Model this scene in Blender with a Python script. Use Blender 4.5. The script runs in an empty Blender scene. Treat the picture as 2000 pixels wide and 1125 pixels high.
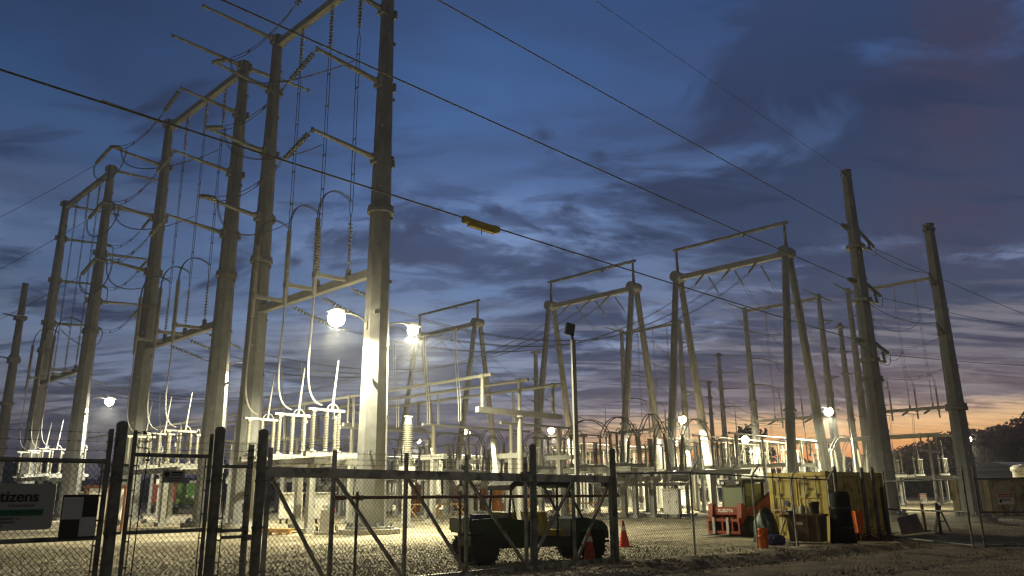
import bpy, math, random
from mathutils import Vector, Matrix
import numpy as np

random.seed(7)
R = random.Random(11)
scene = bpy.context.scene
COL = scene.collection
PI = math.pi

# ------------------------------------------------------------------ frame of the yard
YA = math.radians(46.0)
CY, SY = math.cos(YA), math.sin(YA)
def W(v, u, z=0.0):
    return Vector((CY * v - SY * u, SY * v + CY * u, z))

# ------------------------------------------------------------------ camera
CAMH = 1.65
PITCH, ROLL, FPX = math.radians(14.81), -0.0103, 1520.0
cf = Vector((0, math.cos(PITCH), math.sin(PITCH)))
r0 = Vector((1, 0, 0)); u0 = r0.cross(cf)
cr = math.cos(ROLL) * r0 + math.sin(ROLL) * u0
cu = -math.sin(ROLL) * r0 + math.cos(ROLL) * u0
cam_d = bpy.data.cameras.new("camera")
cam = bpy.data.objects.new("camera", cam_d); COL.objects.link(cam)
cam.matrix_world = Matrix(((cr.x, cu.x, -cf.x, 0), (cr.y, cu.y, -cf.y, 0), (cr.z, cu.z, -cf.z, CAMH), (0, 0, 0, 1)))
cam_d.sensor_width = 36; cam_d.lens = FPX / 2000 * 36
cam_d.clip_start = 0.1; cam_d.clip_end = 6000
scene.camera = cam
def P(px, py, Y):                                  # point of the place seen there at forward distance Y
    d = cr * ((px - 1000) / FPX) + cu * ((562.5 - py) / FPX) + cf
    return Vector((0, 0, CAMH)) + d * (Y / d.y)

# ------------------------------------------------------------------ materials
def lin(c):
    return tuple((x / 255 / 12.92) if x / 255 <= 0.04045 else ((x / 255 + 0.055) / 1.055) ** 2.4 for x in c)
def nodes(m):
    m.use_nodes = True
    nt = m.node_tree
    return nt, nt.nodes, nt.links, nt.nodes["Principled BSDF"]
def mat(name, col, rough=0.6, metal=0.0, var=0.25, scale=3.0, bump=0.0, bscale=40.0, dirt=None, dscale=1.2):
    m = bpy.data.materials.new(name)
    nt, N, L, b = nodes(m)
    tc = N.new("ShaderNodeTexCoord")
    no = N.new("ShaderNodeTexNoise"); no.inputs["Scale"].default_value = scale; no.inputs["Detail"].default_value = 7
    no.inputs["Roughness"].default_value = 0.65
    L.new(tc.outputs["Object"], no.inputs["Vector"])
    mr = N.new("ShaderNodeMapRange"); mr.inputs[1].default_value = 0.3; mr.inputs[2].default_value = 0.7
    mr.inputs[3].default_value = 1 - var; mr.inputs[4].default_value = 1 + var
    L.new(no.outputs["Fac"], mr.inputs[0])
    mx = N.new("ShaderNodeMix"); mx.data_type = 'RGBA'; mx.blend_type = 'MULTIPLY'; mx.inputs[0].default_value = 1
    mx.inputs[6].default_value = (*col, 1)
    L.new(mr.outputs[0], mx.inputs[7])
    out = mx.outputs[2]
    if dirt:
        n2 = N.new("ShaderNodeTexNoise"); n2.inputs["Scale"].default_value = dscale; n2.inputs["Detail"].default_value = 9
        n2.inputs["Distortion"].default_value = 0.6
        mp = N.new("ShaderNodeMapping"); mp.inputs["Scale"].default_value = (2.2, 2.2, .35) if name.startswith("galvanised_steel") else (1, 1, 1); L.new(tc.outputs["Object"], mp.inputs["Vector"]); L.new(mp.outputs[0], n2.inputs["Vector"])
        r2 = N.new("ShaderNodeMapRange"); r2.inputs[1].default_value = 0.5; r2.inputs[2].default_value = 0.68
        L.new(n2.outputs["Fac"], r2.inputs[0])
        m2 = N.new("ShaderNodeMix"); m2.data_type = 'RGBA'
        L.new(r2.outputs[0], m2.inputs[0]); L.new(out, m2.inputs[6]); m2.inputs[7].default_value = (*dirt, 1)
        out = m2.outputs[2]
    L.new(out, b.inputs["Base Color"])
    rr = N.new("ShaderNodeMapRange"); rr.inputs[1].default_value = 0.3; rr.inputs[2].default_value = 0.7
    rr.inputs[3].default_value = max(0.05, rough - 0.12); rr.inputs[4].default_value = min(1, rough + 0.12)
    L.new(no.outputs["Fac"], rr.inputs[0]); L.new(rr.outputs[0], b.inputs["Roughness"])
    b.inputs["Metallic"].default_value = metal
    if bump > 0:
        n3 = N.new("ShaderNodeTexNoise"); n3.inputs["Scale"].default_value = bscale; n3.inputs["Detail"].default_value = 4
        L.new(tc.outputs["Object"], n3.inputs["Vector"])
        bp = N.new("ShaderNodeBump"); bp.inputs["Strength"].default_value = bump; bp.inputs["Distance"].default_value = 0.02
        L.new(n3.outputs["Fac"], bp.inputs["Height"]); L.new(bp.outputs[0], b.inputs["Normal"])
    return m
def emit(name, col, s):
    m = bpy.data.materials.new(name)
    nt, N, L, b = nodes(m)
    b.inputs["Base Color"].default_value = (0.8, 0.8, 0.75, 1)
    b.inputs["Emission Color"].default_value = (*col, 1); b.inputs["Emission Strength"].default_value = s
    return m

M_STEEL = mat("galvanised_steel", (0.265, 0.27, 0.265), 0.6, 0.1, 0.22, 1.6, 0.08, 30, (0.19, 0.192, 0.183), 0.7)
M_BEAM = mat("galvanised_beam", (0.31, 0.31, 0.29), 0.6, 0.1, 0.2, 2.0, 0.05, 30)
M_SUP = mat("support_steel", (0.33, 0.328, 0.30), 0.5, 0.15, 0.18, 2.5, 0.05, 30)
M_ALU = mat("aluminium_tube", (0.42, 0.41, 0.37), 0.42, 0.35, 0.12, 4.0)
M_PORC = mat("grey_porcelain", (0.31, 0.30, 0.245), 0.35, 0.0, 0.12, 5.0)
M_BELL = mat("insulator_glass_grey", (0.28, 0.29, 0.25), 0.3, 0.0, 0.3, 6.0)
M_WIRE = mat("bare_conductor", (0.16, 0.16, 0.155), 0.55, 0.4, 0.25, 8.0)
M_WIREL = mat("bright_conductor", (0.46, 0.445, 0.39), 0.45, 0.35, 0.2, 8.0)
M_FENCE = mat("fence_pipe", (0.18, 0.18, 0.165), 0.5, 0.3, 0.35, 5.0, 0.05, 40, (0.05, 0.045, 0.04), 3.0)
M_GATE = mat("gate_frame_grey", (0.42, 0.41, 0.37), 0.5, 0.3, 0.35, 4.0, 0.05, 40, (0.10, 0.085, 0.06), 2.5)
M_LINK = mat("chain_link_wire", (0.075, 0.07, 0.06), 0.5, 0.4, 0.3, 9.0)
M_RUST = mat("rusty_pipe", (0.15, 0.06, 0.028), 0.75, 0.1, 0.4, 6.0, 0.1, 50)
M_CONC = mat("concrete", (0.42, 0.40, 0.35), 0.9, 0, 0.2, 3.0, 0.15, 30, (0.28, 0.26, 0.22))
M_BLACK = mat("black_rubber", (0.022, 0.022, 0.022), 0.7, 0, 0.4, 12.0, 0.2, 60)
M_BLACK.node_tree.nodes['Principled BSDF'].inputs['Specular IOR Level'].default_value = 0.12
M_DARK = mat("dark_plastic", (0.03, 0.032, 0.03), 0.5, 0, 0.3, 6.0)
M_GREEN = mat("green_paint", (0.012, 0.034, 0.010), 0.4, 0, 0.3, 4.0, 0, 40, (0.02, 0.022, 0.014), 2.0)
M_YEL = mat("yellow_vinyl", (0.42, 0.33, 0.03), 0.5, 0, 0.2, 4.0)
M_CONT = mat("container_yellow", (0.60, 0.48, 0.13), 0.55, 0, 0.2, 1.5, 0.05, 20, (0.28, 0.19, 0.07), 1.6)
M_TAN = mat("container_tan", (0.58, 0.50, 0.31), 0.6, 0, 0.2, 1.5, 0.05, 20, (0.24, 0.17, 0.10), 1.2)
M_RED = mat("red_paint", (0.34, 0.035, 0.03), 0.5, 0, 0.25, 3.0, 0, 40, (0.2, 0.04, 0.03), 1.5)
M_ORNG = mat("orange_paint", (0.62, 0.22, 0.02), 0.5, 0, 0.2, 3.0, 0, 40, (0.42, 0.14, 0.03), 1.5)
M_KUB = mat("loader_orange", (0.25, 0.04, 0.016), 0.45, 0, 0.3, 4.0, 0, 40, (0.22, 0.05, 0.025), 2.0)
M_CONE = mat("cone_orange", (0.62, 0.045, 0.02), 0.5, 0, 0.15, 5.0)
M_REFL = mat("reflective_white", (0.75, 0.73, 0.68), 0.4, 0, 0.1, 5.0)
M_BUCK = mat("bucket_orange", (0.66, 0.14, 0.02), 0.45, 0, 0.15, 5.0)
M_BROWN = mat("bin_brown", (0.17, 0.11, 0.06), 0.7, 0, 0.3, 3.0, 0.1, 30, (0.08, 0.055, 0.035))
M_WOOD = mat("raw_lumber", (0.42, 0.26, 0.10), 0.8, 0, 0.3, 6.0, 0.1, 40)
M_WHITE = mat("white_paint", (0.72, 0.70, 0.64), 0.5, 0, 0.12, 4.0, 0, 40, (0.5, 0.47, 0.4), 1.5)
M_CAB = mat("cabinet_grey", (0.46, 0.45, 0.40), 0.5, 0.1, 0.15, 3.0)
M_SIGN = mat("sign_face", (0.30, 0.31, 0.32), 0.5, 0, 0.08, 4.0)
M_PAPER = mat("paper_sheet", (0.42, 0.43, 0.46), 0.8, 0, 0.05, 4.0)
M_INK = mat("sign_ink_black", (0.012, 0.012, 0.012), 0.6, 0, 0.1, 4.0)
M_SGRN = mat("sign_green", (0.01, 0.16, 0.07), 0.6, 0, 0.1, 4.0)
M_SRED = mat("sign_red", (0.45, 0.02, 0.02), 0.5, 0, 0.1, 4.0)
M_BLUE = mat("blue_plastic", (0.03, 0.035, 0.20), 0.5, 0, 0.2, 5.0)
M_BAG = mat("green_black_tarp", (0.016, 0.03, 0.022), 0.45, 0, 0.4, 6.0, 0.4, 12)
M_TIMB = mat("bark", (0.05, 0.035, 0.025), 0.9, 0, 0.4, 6.0)
M_LEAF = mat("foliage", (0.012, 0.014, 0.008), 0.8, 0, 0.5, 0.6)
M_ROOF = mat("dark_blue_metal", (0.06, 0.075, 0.13), 0.5, 0.1, 0.2, 1.0)
M_PINK = mat("pink_tag", (0.6, 0.12, 0.14), 0.6, 0, 0.1, 5.0)
M_LENS = emit("lamp_lens", (1.0, 0.86, 0.55), 60)
M_LENS_W = emit("lamp_lens_white", (1.0, 0.90, 0.68), 60)
M_LENS_O = emit("lamp_lens_amber", (1.0, 0.72, 0.38), 60)
mg = bpy.data.materials.new("cab_glass"); nt, N, L, b = nodes(mg)
b.inputs["Base Color"].default_value = (0.24, 0.27, 0.19, 1); b.inputs["Roughness"].default_value = 0.08
b.inputs["Alpha"].default_value = 1.0; M_GLASS = mg

def ground_material():
    m = bpy.data.materials.new("gravel_and_dirt"); nt, N, L, b = nodes(m)
    g = N.new("ShaderNodeNewGeometry")
    def noise(sc, det=6, ro=0.6):
        n = N.new("ShaderNodeTexNoise"); n.inputs["Scale"].default_value = sc; n.inputs["Detail"].default_value = det
        n.inputs["Roughness"].default_value = ro; L.new(g.outputs["Position"], n.inputs["Vector"]); return n
    vo = N.new("ShaderNodeTexVoronoi"); vo.inputs["Scale"].default_value = 17
    L.new(g.outputs["Position"], vo.inputs["Vector"])
    sep = N.new("ShaderNodeSeparateColor"); L.new(vo.outputs["Color"], sep.inputs[0])
    ramp = N.new("ShaderNodeValToRGB"); cr_ = ramp.color_ramp
    cr_.elements[0].color = (0.19, 0.165, 0.11, 1); cr_.elements[1].color = (0.76, 0.68, 0.49, 1)
    e = cr_.elements.new(0.5); e.color = (0.48, 0.425, 0.305, 1)
    L.new(sep.outputs[0], ramp.inputs[0])
    n1 = noise(0.35, 8, 0.65)
    mr = N.new("ShaderNodeMapRange"); mr.inputs[1].default_value = 0.3; mr.inputs[2].default_value = 0.7
    mr.inputs[3].default_value = 0.45; mr.inputs[4].default_value = 1.22; L.new(n1.outputs["Fac"], mr.inputs[0])
    mx = N.new("ShaderNodeMix"); mx.data_type = 'RGBA'; mx.blend_type = 'MULTIPLY'; mx.inputs[0].default_value = 1
    L.new(ramp.outputs[0], mx.inputs[6]); L.new(mr.outputs[0], mx.inputs[7])
    # dirt road outside the fence, to the right
    n2 = noise(1.4, 9, 0.7)
    rd = N.new("ShaderNodeValToRGB"); rd.color_ramp.elements[0].position = 0.3; rd.color_ramp.elements[1].position = 0.72
    rd.color_ramp.elements[0].color = (0.10, 0.075, 0.05, 1); rd.color_ramp.elements[1].color = (0.30, 0.245, 0.17, 1)
    L.new(n2.outputs["Fac"], rd.inputs[0])
    sp = N.new("ShaderNodeSeparateXYZ"); L.new(g.outputs["Position"], sp.inputs[0])
    # u = -SY x + CY y ; dirt where u < 11 and x > 3
    a = N.new("ShaderNodeMath"); a.operation = 'MULTIPLY'; a.inputs[1].default_value = -SY; L.new(sp.outputs[0], a.inputs[0])
    c = N.new("ShaderNodeMath"); c.operation = 'MULTIPLY_ADD'; c.inputs[1].default_value = CY; L.new(sp.outputs[1], c.inputs[0]); L.new(a.outputs[0], c.inputs[2])
    nn = N.new("ShaderNodeMath"); nn.operation = 'MULTIPLY_ADD'; nn.inputs[1].default_value = 2.2; L.new(n1.outputs["Fac"], nn.inputs[0]); L.new(c.outputs[0], nn.inputs[2])
    s1 = N.new("ShaderNodeMapRange"); s1.inputs[1].default_value = 12.8; s1.inputs[2].default_value = 11.6; L.new(nn.outputs[0], s1.inputs[0])
    s2 = N.new("ShaderNodeMapRange"); s2.inputs[1].default_value = 1.5; s2.inputs[2].default_value = 4.0; L.new(sp.outputs[0], s2.inputs[0])
    mm = N.new("ShaderNodeMath"); mm.operation = 'MULTIPLY'; L.new(s1.outputs[0], mm.inputs[0]); L.new(s2.outputs[0], mm.inputs[1])
    def MT(op, x, y=None):
        q = N.new("ShaderNodeMath"); q.operation = op
        for i_, z_ in enumerate((x, y)):
            if z_ is None: continue
            if isinstance(z_, (int, float)): q.inputs[i_].default_value = z_
            else: L.new(z_, q.inputs[i_])
        return q.outputs[0]
    uu = MT('ADD', c.outputs[0], MT('MULTIPLY', n1.outputs["Fac"], 2.4)); ruts = None
    for cen in (17.6, 20.9):
        dd = MT('ABSOLUTE', MT('SUBTRACT', MT('ABSOLUTE', MT('SUBTRACT', uu, cen)), 0.8))
        rr_ = N.new("ShaderNodeMapRange"); rr_.inputs[1].default_value = .1; rr_.inputs[2].default_value = .42; rr_.inputs[3].default_value = 1; rr_.inputs[4].default_value = 0; L.new(dd, rr_.inputs[0])
        ruts = rr_.outputs[0] if ruts is None else MT('MAXIMUM', ruts, rr_.outputs[0])
    rm = N.new("ShaderNodeMix"); rm.data_type = 'RGBA'; rm.blend_type = 'MULTIPLY'; L.new(MT('MULTIPLY', ruts, n2.outputs["Fac"]), rm.inputs[0]); L.new(mx.outputs[2], rm.inputs[6]); rm.inputs[7].default_value = (.38, .34, .28, 1)
    mx = rm
    m3 = N.new("ShaderNodeMix"); m3.data_type = 'RGBA'; L.new(mm.outputs[0], m3.inputs[0]); L.new(mx.outputs[2], m3.inputs[6]); L.new(rd.outputs[0], m3.inputs[7])
    L.new(m3.outputs[2], b.inputs["Base Color"]); b.inputs["Roughness"].default_value = 0.9
    b.inputs["Specular IOR Level"].default_value = 0.25
    bp = N.new("ShaderNodeBump"); bp.inputs["Strength"].default_value = 0.9; bp.inputs["Distance"].default_value = 0.09
    ad = N.new("ShaderNodeMath"); ad.operation = 'MULTIPLY_ADD'; ad.inputs[1].default_value = -1.0
    L.new(vo.outputs["Distance"], ad.inputs[0]); L.new(n2.outputs["Fac"], ad.inputs[2])
    L.new(ad.outputs[0], bp.inputs["Height"]); L.new(bp.outputs[0], b.inputs["Normal"])
    return m
M_GROUND = ground_material()
M_STONE = mat("gravel_stone", (0.42, 0.37, 0.27), 0.9, 0, 0.55, 9.0)
M_DIRT = mat("loose_dirt", (0.15, 0.115, 0.075), 0.95, 0, 0.45, 2.5, 0.6, 12)

# ------------------------------------------------------------------ mesh builder
class MB:
    def __init__(s): s.v = []; s.f = []; s.sm = []
    def add(s, vs, fs, smooth=False):
        o = len(s.v); s.v += [tuple(x) for x in vs]
        for f in fs: s.f.append(tuple(i + o for i in f)); s.sm.append(smooth)
        return s
    def box(s, c, d, ax=None):
        c = Vector(c); X, Y, Z = ax if ax else (Vector((1, 0, 0)), Vector((0, 1, 0)), Vector((0, 0, 1)))
        X, Y, Z = X * d[0] / 2, Y * d[1] / 2, Z * d[2] / 2
        vs = [c + sx * X + sy * Y + sz * Z for sz in (-1, 1) for sy in (-1, 1) for sx in (-1, 1)]
        return s.add(vs, [(0, 2, 3, 1), (4, 5, 7, 6), (0, 1, 5, 4), (2, 6, 7, 3), (0, 4, 6, 2), (1, 3, 7, 5)])
    def bar(s, a, b_, w, h, up=(0, 0, 1)):
        a, b_ = Vector(a), Vector(b_); y = (b_ - a); ln = y.length; y.normalize()
        up = Vector(up)
        if abs(up.dot(y)) > 0.98: up = Vector((0, 1, 0)) if abs(y.y) < .9 else Vector((1, 0, 0))
        x = y.cross(up).normalized(); z = x.cross(y).normalized()
        return s.box((a + b_) / 2, (w, ln, h), (x, y, z))
    def cone(s, a, b_, ra, rb, n=12, smooth=True, rot=0.0, caps=True):
        a, b_ = Vector(a), Vector(b_); d = (b_ - a).normalized()
        t = Vector((0, 0, 1)) if abs(d.z) < 0.9 else Vector((1, 0, 0))
        x = d.cross(t).normalized(); y = d.cross(x).normalized()
        vs = []
        for p, r in ((a, ra), (b_, rb)):
            for i in range(n):
                an = rot + 2 * PI * i / n; vs.append(p + (x * math.cos(an) + y * math.sin(an)) * r)
        s.add(vs, [(i, i + n, (i + 1) % n + n, (i + 1) % n) for i in range(n)], smooth)
        if caps:
            s.add(vs[:n], [tuple(range(n))]); s.add(vs[n:], [tuple(range(n - 1, -1, -1))])
        return s
    def tube(s, pts, r, n=6, caps=True):
        pts = [Vector(p) for p in pts]; k = len(pts)
        tan = [(pts[min(i + 1, k - 1)] - pts[max(i - 1, 0)]).normalized() for i in range(k)]
        t = tan[0]; ref = Vector((0, 0, 1)) if abs(t.z) < 0.9 else Vector((1, 0, 0))
        x = t.cross(ref).normalized(); vs = []
        for i in range(k):
            x = (x - tan[i] * x.dot(tan[i])).normalized(); y = tan[i].cross(x)
            rr = r[i] if isinstance(r, (list, tuple)) else r
            for j in range(n):
                an = 2 * PI * j / n; vs.append(pts[i] + (x * math.cos(an) + y * math.sin(an)) * rr)
        fs = [(i * n + j, i * n + (j + 1) % n, (i + 1) * n + (j + 1) % n, (i + 1) * n + j) for i in range(k - 1) for j in range(n)]
        s.add(vs, fs, True)
        if caps:
            s.add(vs[:n], [tuple(range(n - 1, -1, -1))]); s.add(vs[-n:], [tuple(range(n))])
        return s
    def lathe(s, a, b_, prof, n=12):                # prof: (t along a->b, radius)
        a, b_ = Vector(a), Vector(b_); d = b_ - a; dn = d.normalized()
        t = Vector((0, 0, 1)) if abs(dn.z) < 0.9 else Vector((1, 0, 0))
        x = dn.cross(t).normalized(); y = dn.cross(x).normalized(); vs = []
        for tt, r in prof:
            for i in range(n):
                an = 2 * PI * i / n; vs.append(a + d * tt + (x * math.cos(an) + y * math.sin(an)) * r)
        k = len(prof)
        s.add(vs, [(i * n + j, (i + 1) * n + j, (i + 1) * n + (j + 1) % n, i * n + (j + 1) % n) for i in range(k - 1) for j in range(n)], True)
        s.add(vs[:n], [tuple(range(n))]); s.add(vs[-n:], [tuple(range(n - 1, -1, -1))])
        return s
    def sheds(s, a, b_, r0_, r1_, m, n=12):          # ribbed porcelain
        prof = [(0, r0_)]
        for i in range(m):
            t = (i + 0.15) / m; prof += [(t, r0_), (t + 0.35 / m, r1_), (t + 0.5 / m, r1_ * 0.97), (t + 0.6 / m, r0_)]
        prof.append((1, r0_))
        return s.lathe(a, b_, prof, n)
    def prism(s, poly, o, ax, ay, depth):            # polygon in plane (ax, ay) extruded both ways
        o, ax, ay = Vector(o), Vector(ax), Vector(ay); nrm = ax.cross(ay).normalized() * depth / 2; n = len(poly)
        A = [o + ax * p + ay * q - nrm for p, q in poly]; B = [o + ax * p + ay * q + nrm for p, q in poly]
        s.add(A + B, [tuple(range(n - 1, -1, -1)), tuple(range(n, 2 * n))] + [(i, (i + 1) % n, (i + 1) % n + n, i + n) for i in range(n)])
        return s
    def build(s, name, m, parent=None, loc=None, rot=0.0):
        me = bpy.data.meshes.new(name); me.from_pydata(s.v, [], s.f)
        me.polygons.foreach_set("use_smooth", s.sm); me.update(); me.materials.append(m)
        o = bpy.data.objects.new(name, me); COL.objects.link(o)
        if parent: o.parent = parent
        if loc is not None: o.location = loc; o.rotation_euler = (0, 0, rot)
        return o
def tag(o, label=None, cat=None, group=None, kind=None):
    if label: o["label"] = label
    if cat: o["category"] = cat
    if group: o["group"] = group
    if kind: o["kind"] = kind
    return o
def thing(name, label, cat, loc=(0, 0, 0), rot=0.0, group=None):
    o = bpy.data.objects.new(name, None); COL.objects.link(o); o.empty_display_size = 0.3
    o.location = loc; o.rotation_euler = (0, 0, rot)
    return tag(o, label, cat, group)
def ything(name, label, cat, v, u, z=0.0, group=None):
    return thing(name, label, cat, W(v, u, z), YA, group)
def ymesh(mb, name, m, label, cat, v, u, z=0.0, group=None):   # one-mesh thing in yard coordinates
    return tag(mb.build(name, m, None, W(v, u, z), YA), label, cat, group)
def kids(o): return [c for c in bpy.data.objects if c.parent == o]
def dup(root, loc, label=None, rot=None):
    m = root.copy(); COL.objects.link(m); m.location = loc
    if rot is not None: m.rotation_euler = (0, 0, rot)
    if label: m["label"] = label
    for ch in kids(root):
        c = ch.copy(); COL.objects.link(c); c.parent = m
        for g in kids(ch):
            d = g.copy(); COL.objects.link(d); d.parent = c
    return m
def structure(o): o["kind"] = "structure"; return o
def sagpts(a, b_, sag, n=14):
    a, b_ = Vector(a), Vector(b_)
    return [a.lerp(b_, i / n) - Vector((0, 0, sag * 4 * (i / n) * (1 - i / n))) for i in range(n + 1)]
def bez(a, c1, c2, b_, n=12):
    a, c1, c2, b_ = map(Vector, (a, c1, c2, b_)); out = []
    for i in range(n + 1):
        t = i / n; out.append(a * (1 - t) ** 3 + c1 * 3 * t * (1 - t) ** 2 + c2 * 3 * t * t * (1 - t) + b_ * t ** 3)
    return out
def off(pts, d): return [Vector(p) + Vector(d) for p in pts]

# ------------------------------------------------------------------ sky
def build_sky():
    w = bpy.data.worlds.new("World"); scene.world = w; w.use_nodes = True
    nt = w.node_tree; N, L = nt.nodes, nt.links; N.clear()
    out = N.new("ShaderNodeOutputWorld"); bg = N.new("ShaderNodeBackground"); L.new(bg.outputs[0], out.inputs[0])
    tc = N.new("ShaderNodeTexCoord"); sp = N.new("ShaderNodeSeparateXYZ"); L.new(tc.outputs["Generated"], sp.inputs[0])
    def M(op, a, b_=None, c=None, clamp=False):
        n = N.new("ShaderNodeMath"); n.operation = op; n.use_clamp = clamp
        for i, x in enumerate((a, b_, c)):
            if x is None: continue
            if isinstance(x, (int, float)): n.inputs[i].default_value = x
            else: L.new(x, n.inputs[i])
        return n.outputs[0]
    def MR(x, a, b_, c=0.0, d=1.0, smooth=True):
        n = N.new("ShaderNodeMapRange"); n.interpolation_type = 'SMOOTHSTEP' if smooth else 'LINEAR'
        for i, q in enumerate((a, b_, c, d)): n.inputs[i + 1].default_value = q
        L.new(x, n.inputs[0]); return n.outputs[0]
    def mix(f, a, b_, bt='MIX'):
        n = N.new("ShaderNodeMix"); n.data_type = 'RGBA'; n.blend_type = bt
        if isinstance(f, (int, float)): n.inputs[0].default_value = f
        else: L.new(f, n.inputs[0])
        for i, q in ((6, a), (7, b_)):
            if isinstance(q, tuple): n.inputs[i].default_value = (*q, 1)
            else: L.new(q, n.inputs[i])
        return n.outputs[2]
    def ramp(x, stops):
        n = N.new("ShaderNodeValToRGB"); e = n.color_ramp.elements
        for i, (p, c) in enumerate(stops):
            q = e[i] if i < 2 else e.new(p)
            q.position = p; q.color = (*lin(c), 1)
        L.new(x, n.inputs[0]); return n.outputs[0]
    X, Y, Z = sp.outputs
    el = M('MULTIPLY', M('ARCSINE', Z), 180 / PI)                    # degrees
    az = M('MULTIPLY', M('ARCTAN2', X, Y), 180 / PI)
    e01 = M('DIVIDE', M('MAXIMUM', el, 0.0), 60.0, clamp=True)
    cool = ramp(e01, [(0.0, (84, 74, 86)), (1.0, (26, 44, 74)), (0.035, (118, 106, 114)), (0.085, (160, 154, 158)), (0.15, (128, 140, 166)),
                      (0.235, (106, 130, 170)), (0.34, (88, 116, 164)), (0.45, (70, 102, 152)), (0.57, (58, 88, 136)), (0.70, (42, 66, 106))])
    warm = ramp(e01, [(0.0, (232, 94, 50)), (1.0, (22, 36, 62)), (0.03, (250, 142, 76)), (0.055, (252, 186, 112)), (0.075, (250, 204, 150)),
                      (0.098, (162, 150, 148)), (0.17, (116, 126, 150)), (0.32, (88, 110, 150)), (0.44, (66, 92, 138)), (0.56, (52, 78, 122)), (0.70, (38, 60, 98))])
    daz = M('ABSOLUTE', M('SUBTRACT', az, 25.0))
    wf = MR(daz, 7.0, 33.0, 1.0, 0.0)
    base = mix(wf, cool, warm)
    # cloud sheet, seen in perspective
    iz = M('DIVIDE', 1.0, M('ADD', M('MAXIMUM', Z, 0.0), 0.16))
    cx, cy = M('MULTIPLY', X, iz), M('MULTIPLY', Y, iz)
    def cloud(sx, sy, seed, scale, det, rough, dist=0.4):
        cb = N.new("ShaderNodeCombineXYZ"); L.new(M('MULTIPLY', cx, sx), cb.inputs[0]); L.new(M('MULTIPLY', cy, sy), cb.inputs[1]); cb.inputs[2].default_value = seed
        n = N.new("ShaderNodeTexNoise"); n.inputs["Scale"].default_value = scale; n.inputs["Detail"].default_value = det
        n.inputs["Roughness"].default_value = rough; n.inputs["Distortion"].default_value = dist
        L.new(cb.outputs[0], n.inputs["Vector"]); return n.outputs["Fac"]
    c1 = cloud(1.0, 1.25, 3.7, 2.0, 14, 0.60, 0.55)
    c2 = cloud(0.9, 2.2, 9.1, 4.2, 14, 0.62, 0.5)
    c3 = cloud(0.7, 1.2, 21.3, 1.6, 10, 0.58, 0.4)
    c4 = cloud(0.55, 3.4, 33.0, 5.0, 12, 0.6, 0.3)
    band = M('MULTIPLY', MR(el, 27.0, 17.0), MR(az, -26.0, -4.0, -0.35, 1.0))
    right = M('MULTIPLY', MR(az, 8.0, 26.0), MR(el, 11.0, 20.0))
    lowl = M('MULTIPLY', MR(el, 8.5, 3.5), MR(az, 6.0, -12.0))
    midr = M('MULTIPLY', MR(el, 16.0, 11.0), M('MULTIPLY', MR(el, 5.0, 8.0), MR(az, 8.0, 20.0)))
    bias = M('ADD', M('ADD', M('MULTIPLY', band, 0.085), M('MULTIPLY', right, 0.16)), M('ADD', M('MULTIPLY', lowl, 0.16), M('MULTIPLY', midr, 0.13)))
    d1 = MR(M('ADD', c1, bias), 0.54, 0.66)
    d2 = MR(M('ADD', c2, M('MULTIPLY', bias, 0.8)), 0.50, 0.68)
    d4 = MR(M('ADD', c4, M('MULTIPLY', bias, 0.25)), 0.50, 0.64)
    ccol_hi = mix(wf, lin((56, 64, 92)), lin((42, 50, 74)))
    ccol_lo = mix(wf, lin((76, 76, 94)), lin((104, 92, 100)))
    ccol = mix(MR(el, 10.0, 2.5), ccol_hi, ccol_lo)
    mixf = MR(M('MULTIPLY', wf, MR(el, 5.8, 4.2)), 0.2, 1.0, 1.0, 0.30)
    hi = MR(el, 40.0, 24.0, 0.16, 0.9)
    # bright rifts below the darker sheet
    rift = M('MULTIPLY', MR(c3, 0.44, 0.60), M('MULTIPLY', MR(el, 25.0, 17.0), MR(el, 4.5, 8.0)))
    sky = mix(M('MULTIPLY', rift, 0.45), base, mix(wf, lin((146, 172, 216)), lin((140, 160, 202))))
    sky = mix(M('MULTIPLY', M('MULTIPLY', d1, hi), MR(mixf, 0.3, 1.0, 0.12, 1.0)), sky, ccol)
    sky = mix(M('MULTIPLY', M('MULTIPLY', d2, MR(el, 30.0, 20.0, 0.1, 0.7)), M('MULTIPLY', MR(el, 0.5, 4.0, 0.5, 1.0), mixf)), sky, mix(0.25, ccol, base))
    sky = mix(M('MULTIPLY', d4, M('MULTIPLY', MR(el, 14.0, 7.0), M('MULTIPLY', MR(el, 0.2, 2.5, 0.35, 0.72), mixf))), sky, ccol)
    soft = cloud(1.0, 1.1, 71.0, 1.15, 7, 0.52, 0.6)
    sky = mix(M('MULTIPLY', MR(soft, 0.44, 0.66), MR(el, 12.0, 19.0, 0.0, 0.5)), sky, lin((58, 66, 96)))
    st = cloud(0.5, 3.0, 51.0, 3.2, 12, 0.62, 0.35)
    sky = mix(M('MULTIPLY', MR(st, 0.46, 0.62), M('MULTIPLY', MR(el, 15.0, 10.0), MR(el, 4.5, 6.5, 0.0, 0.5))), sky, mix(wf, lin((150, 160, 182)), lin((150, 146, 152))))
    # dusky pink veil, high on the right
    pv = M('MULTIPLY', MR(M('ABSOLUTE', M('SUBTRACT', M('SUBTRACT', az, 31.0), M('MULTIPLY', M('SUBTRACT', el, 18.0), 0.25))), 7.0, 0.5), M('MULTIPLY', MR(el, 12.0, 17.0), MR(el, 40.0, 27.0)))
    sky = mix(M('MULTIPLY', M('MULTIPLY', pv, MR(c2, 0.30, 0.6)), 0.42), sky, lin((76, 64, 80)))
    ns = N.new("ShaderNodeTexSky"); ns.sky_type = 'NISHITA'; ns.sun_disc = False
    ns.sun_elevation = math.radians(-4.0); ns.sun_rotation = math.radians(25.0)
    fin = mix(0.05, sky, ns.outputs[0], 'ADD')
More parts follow.
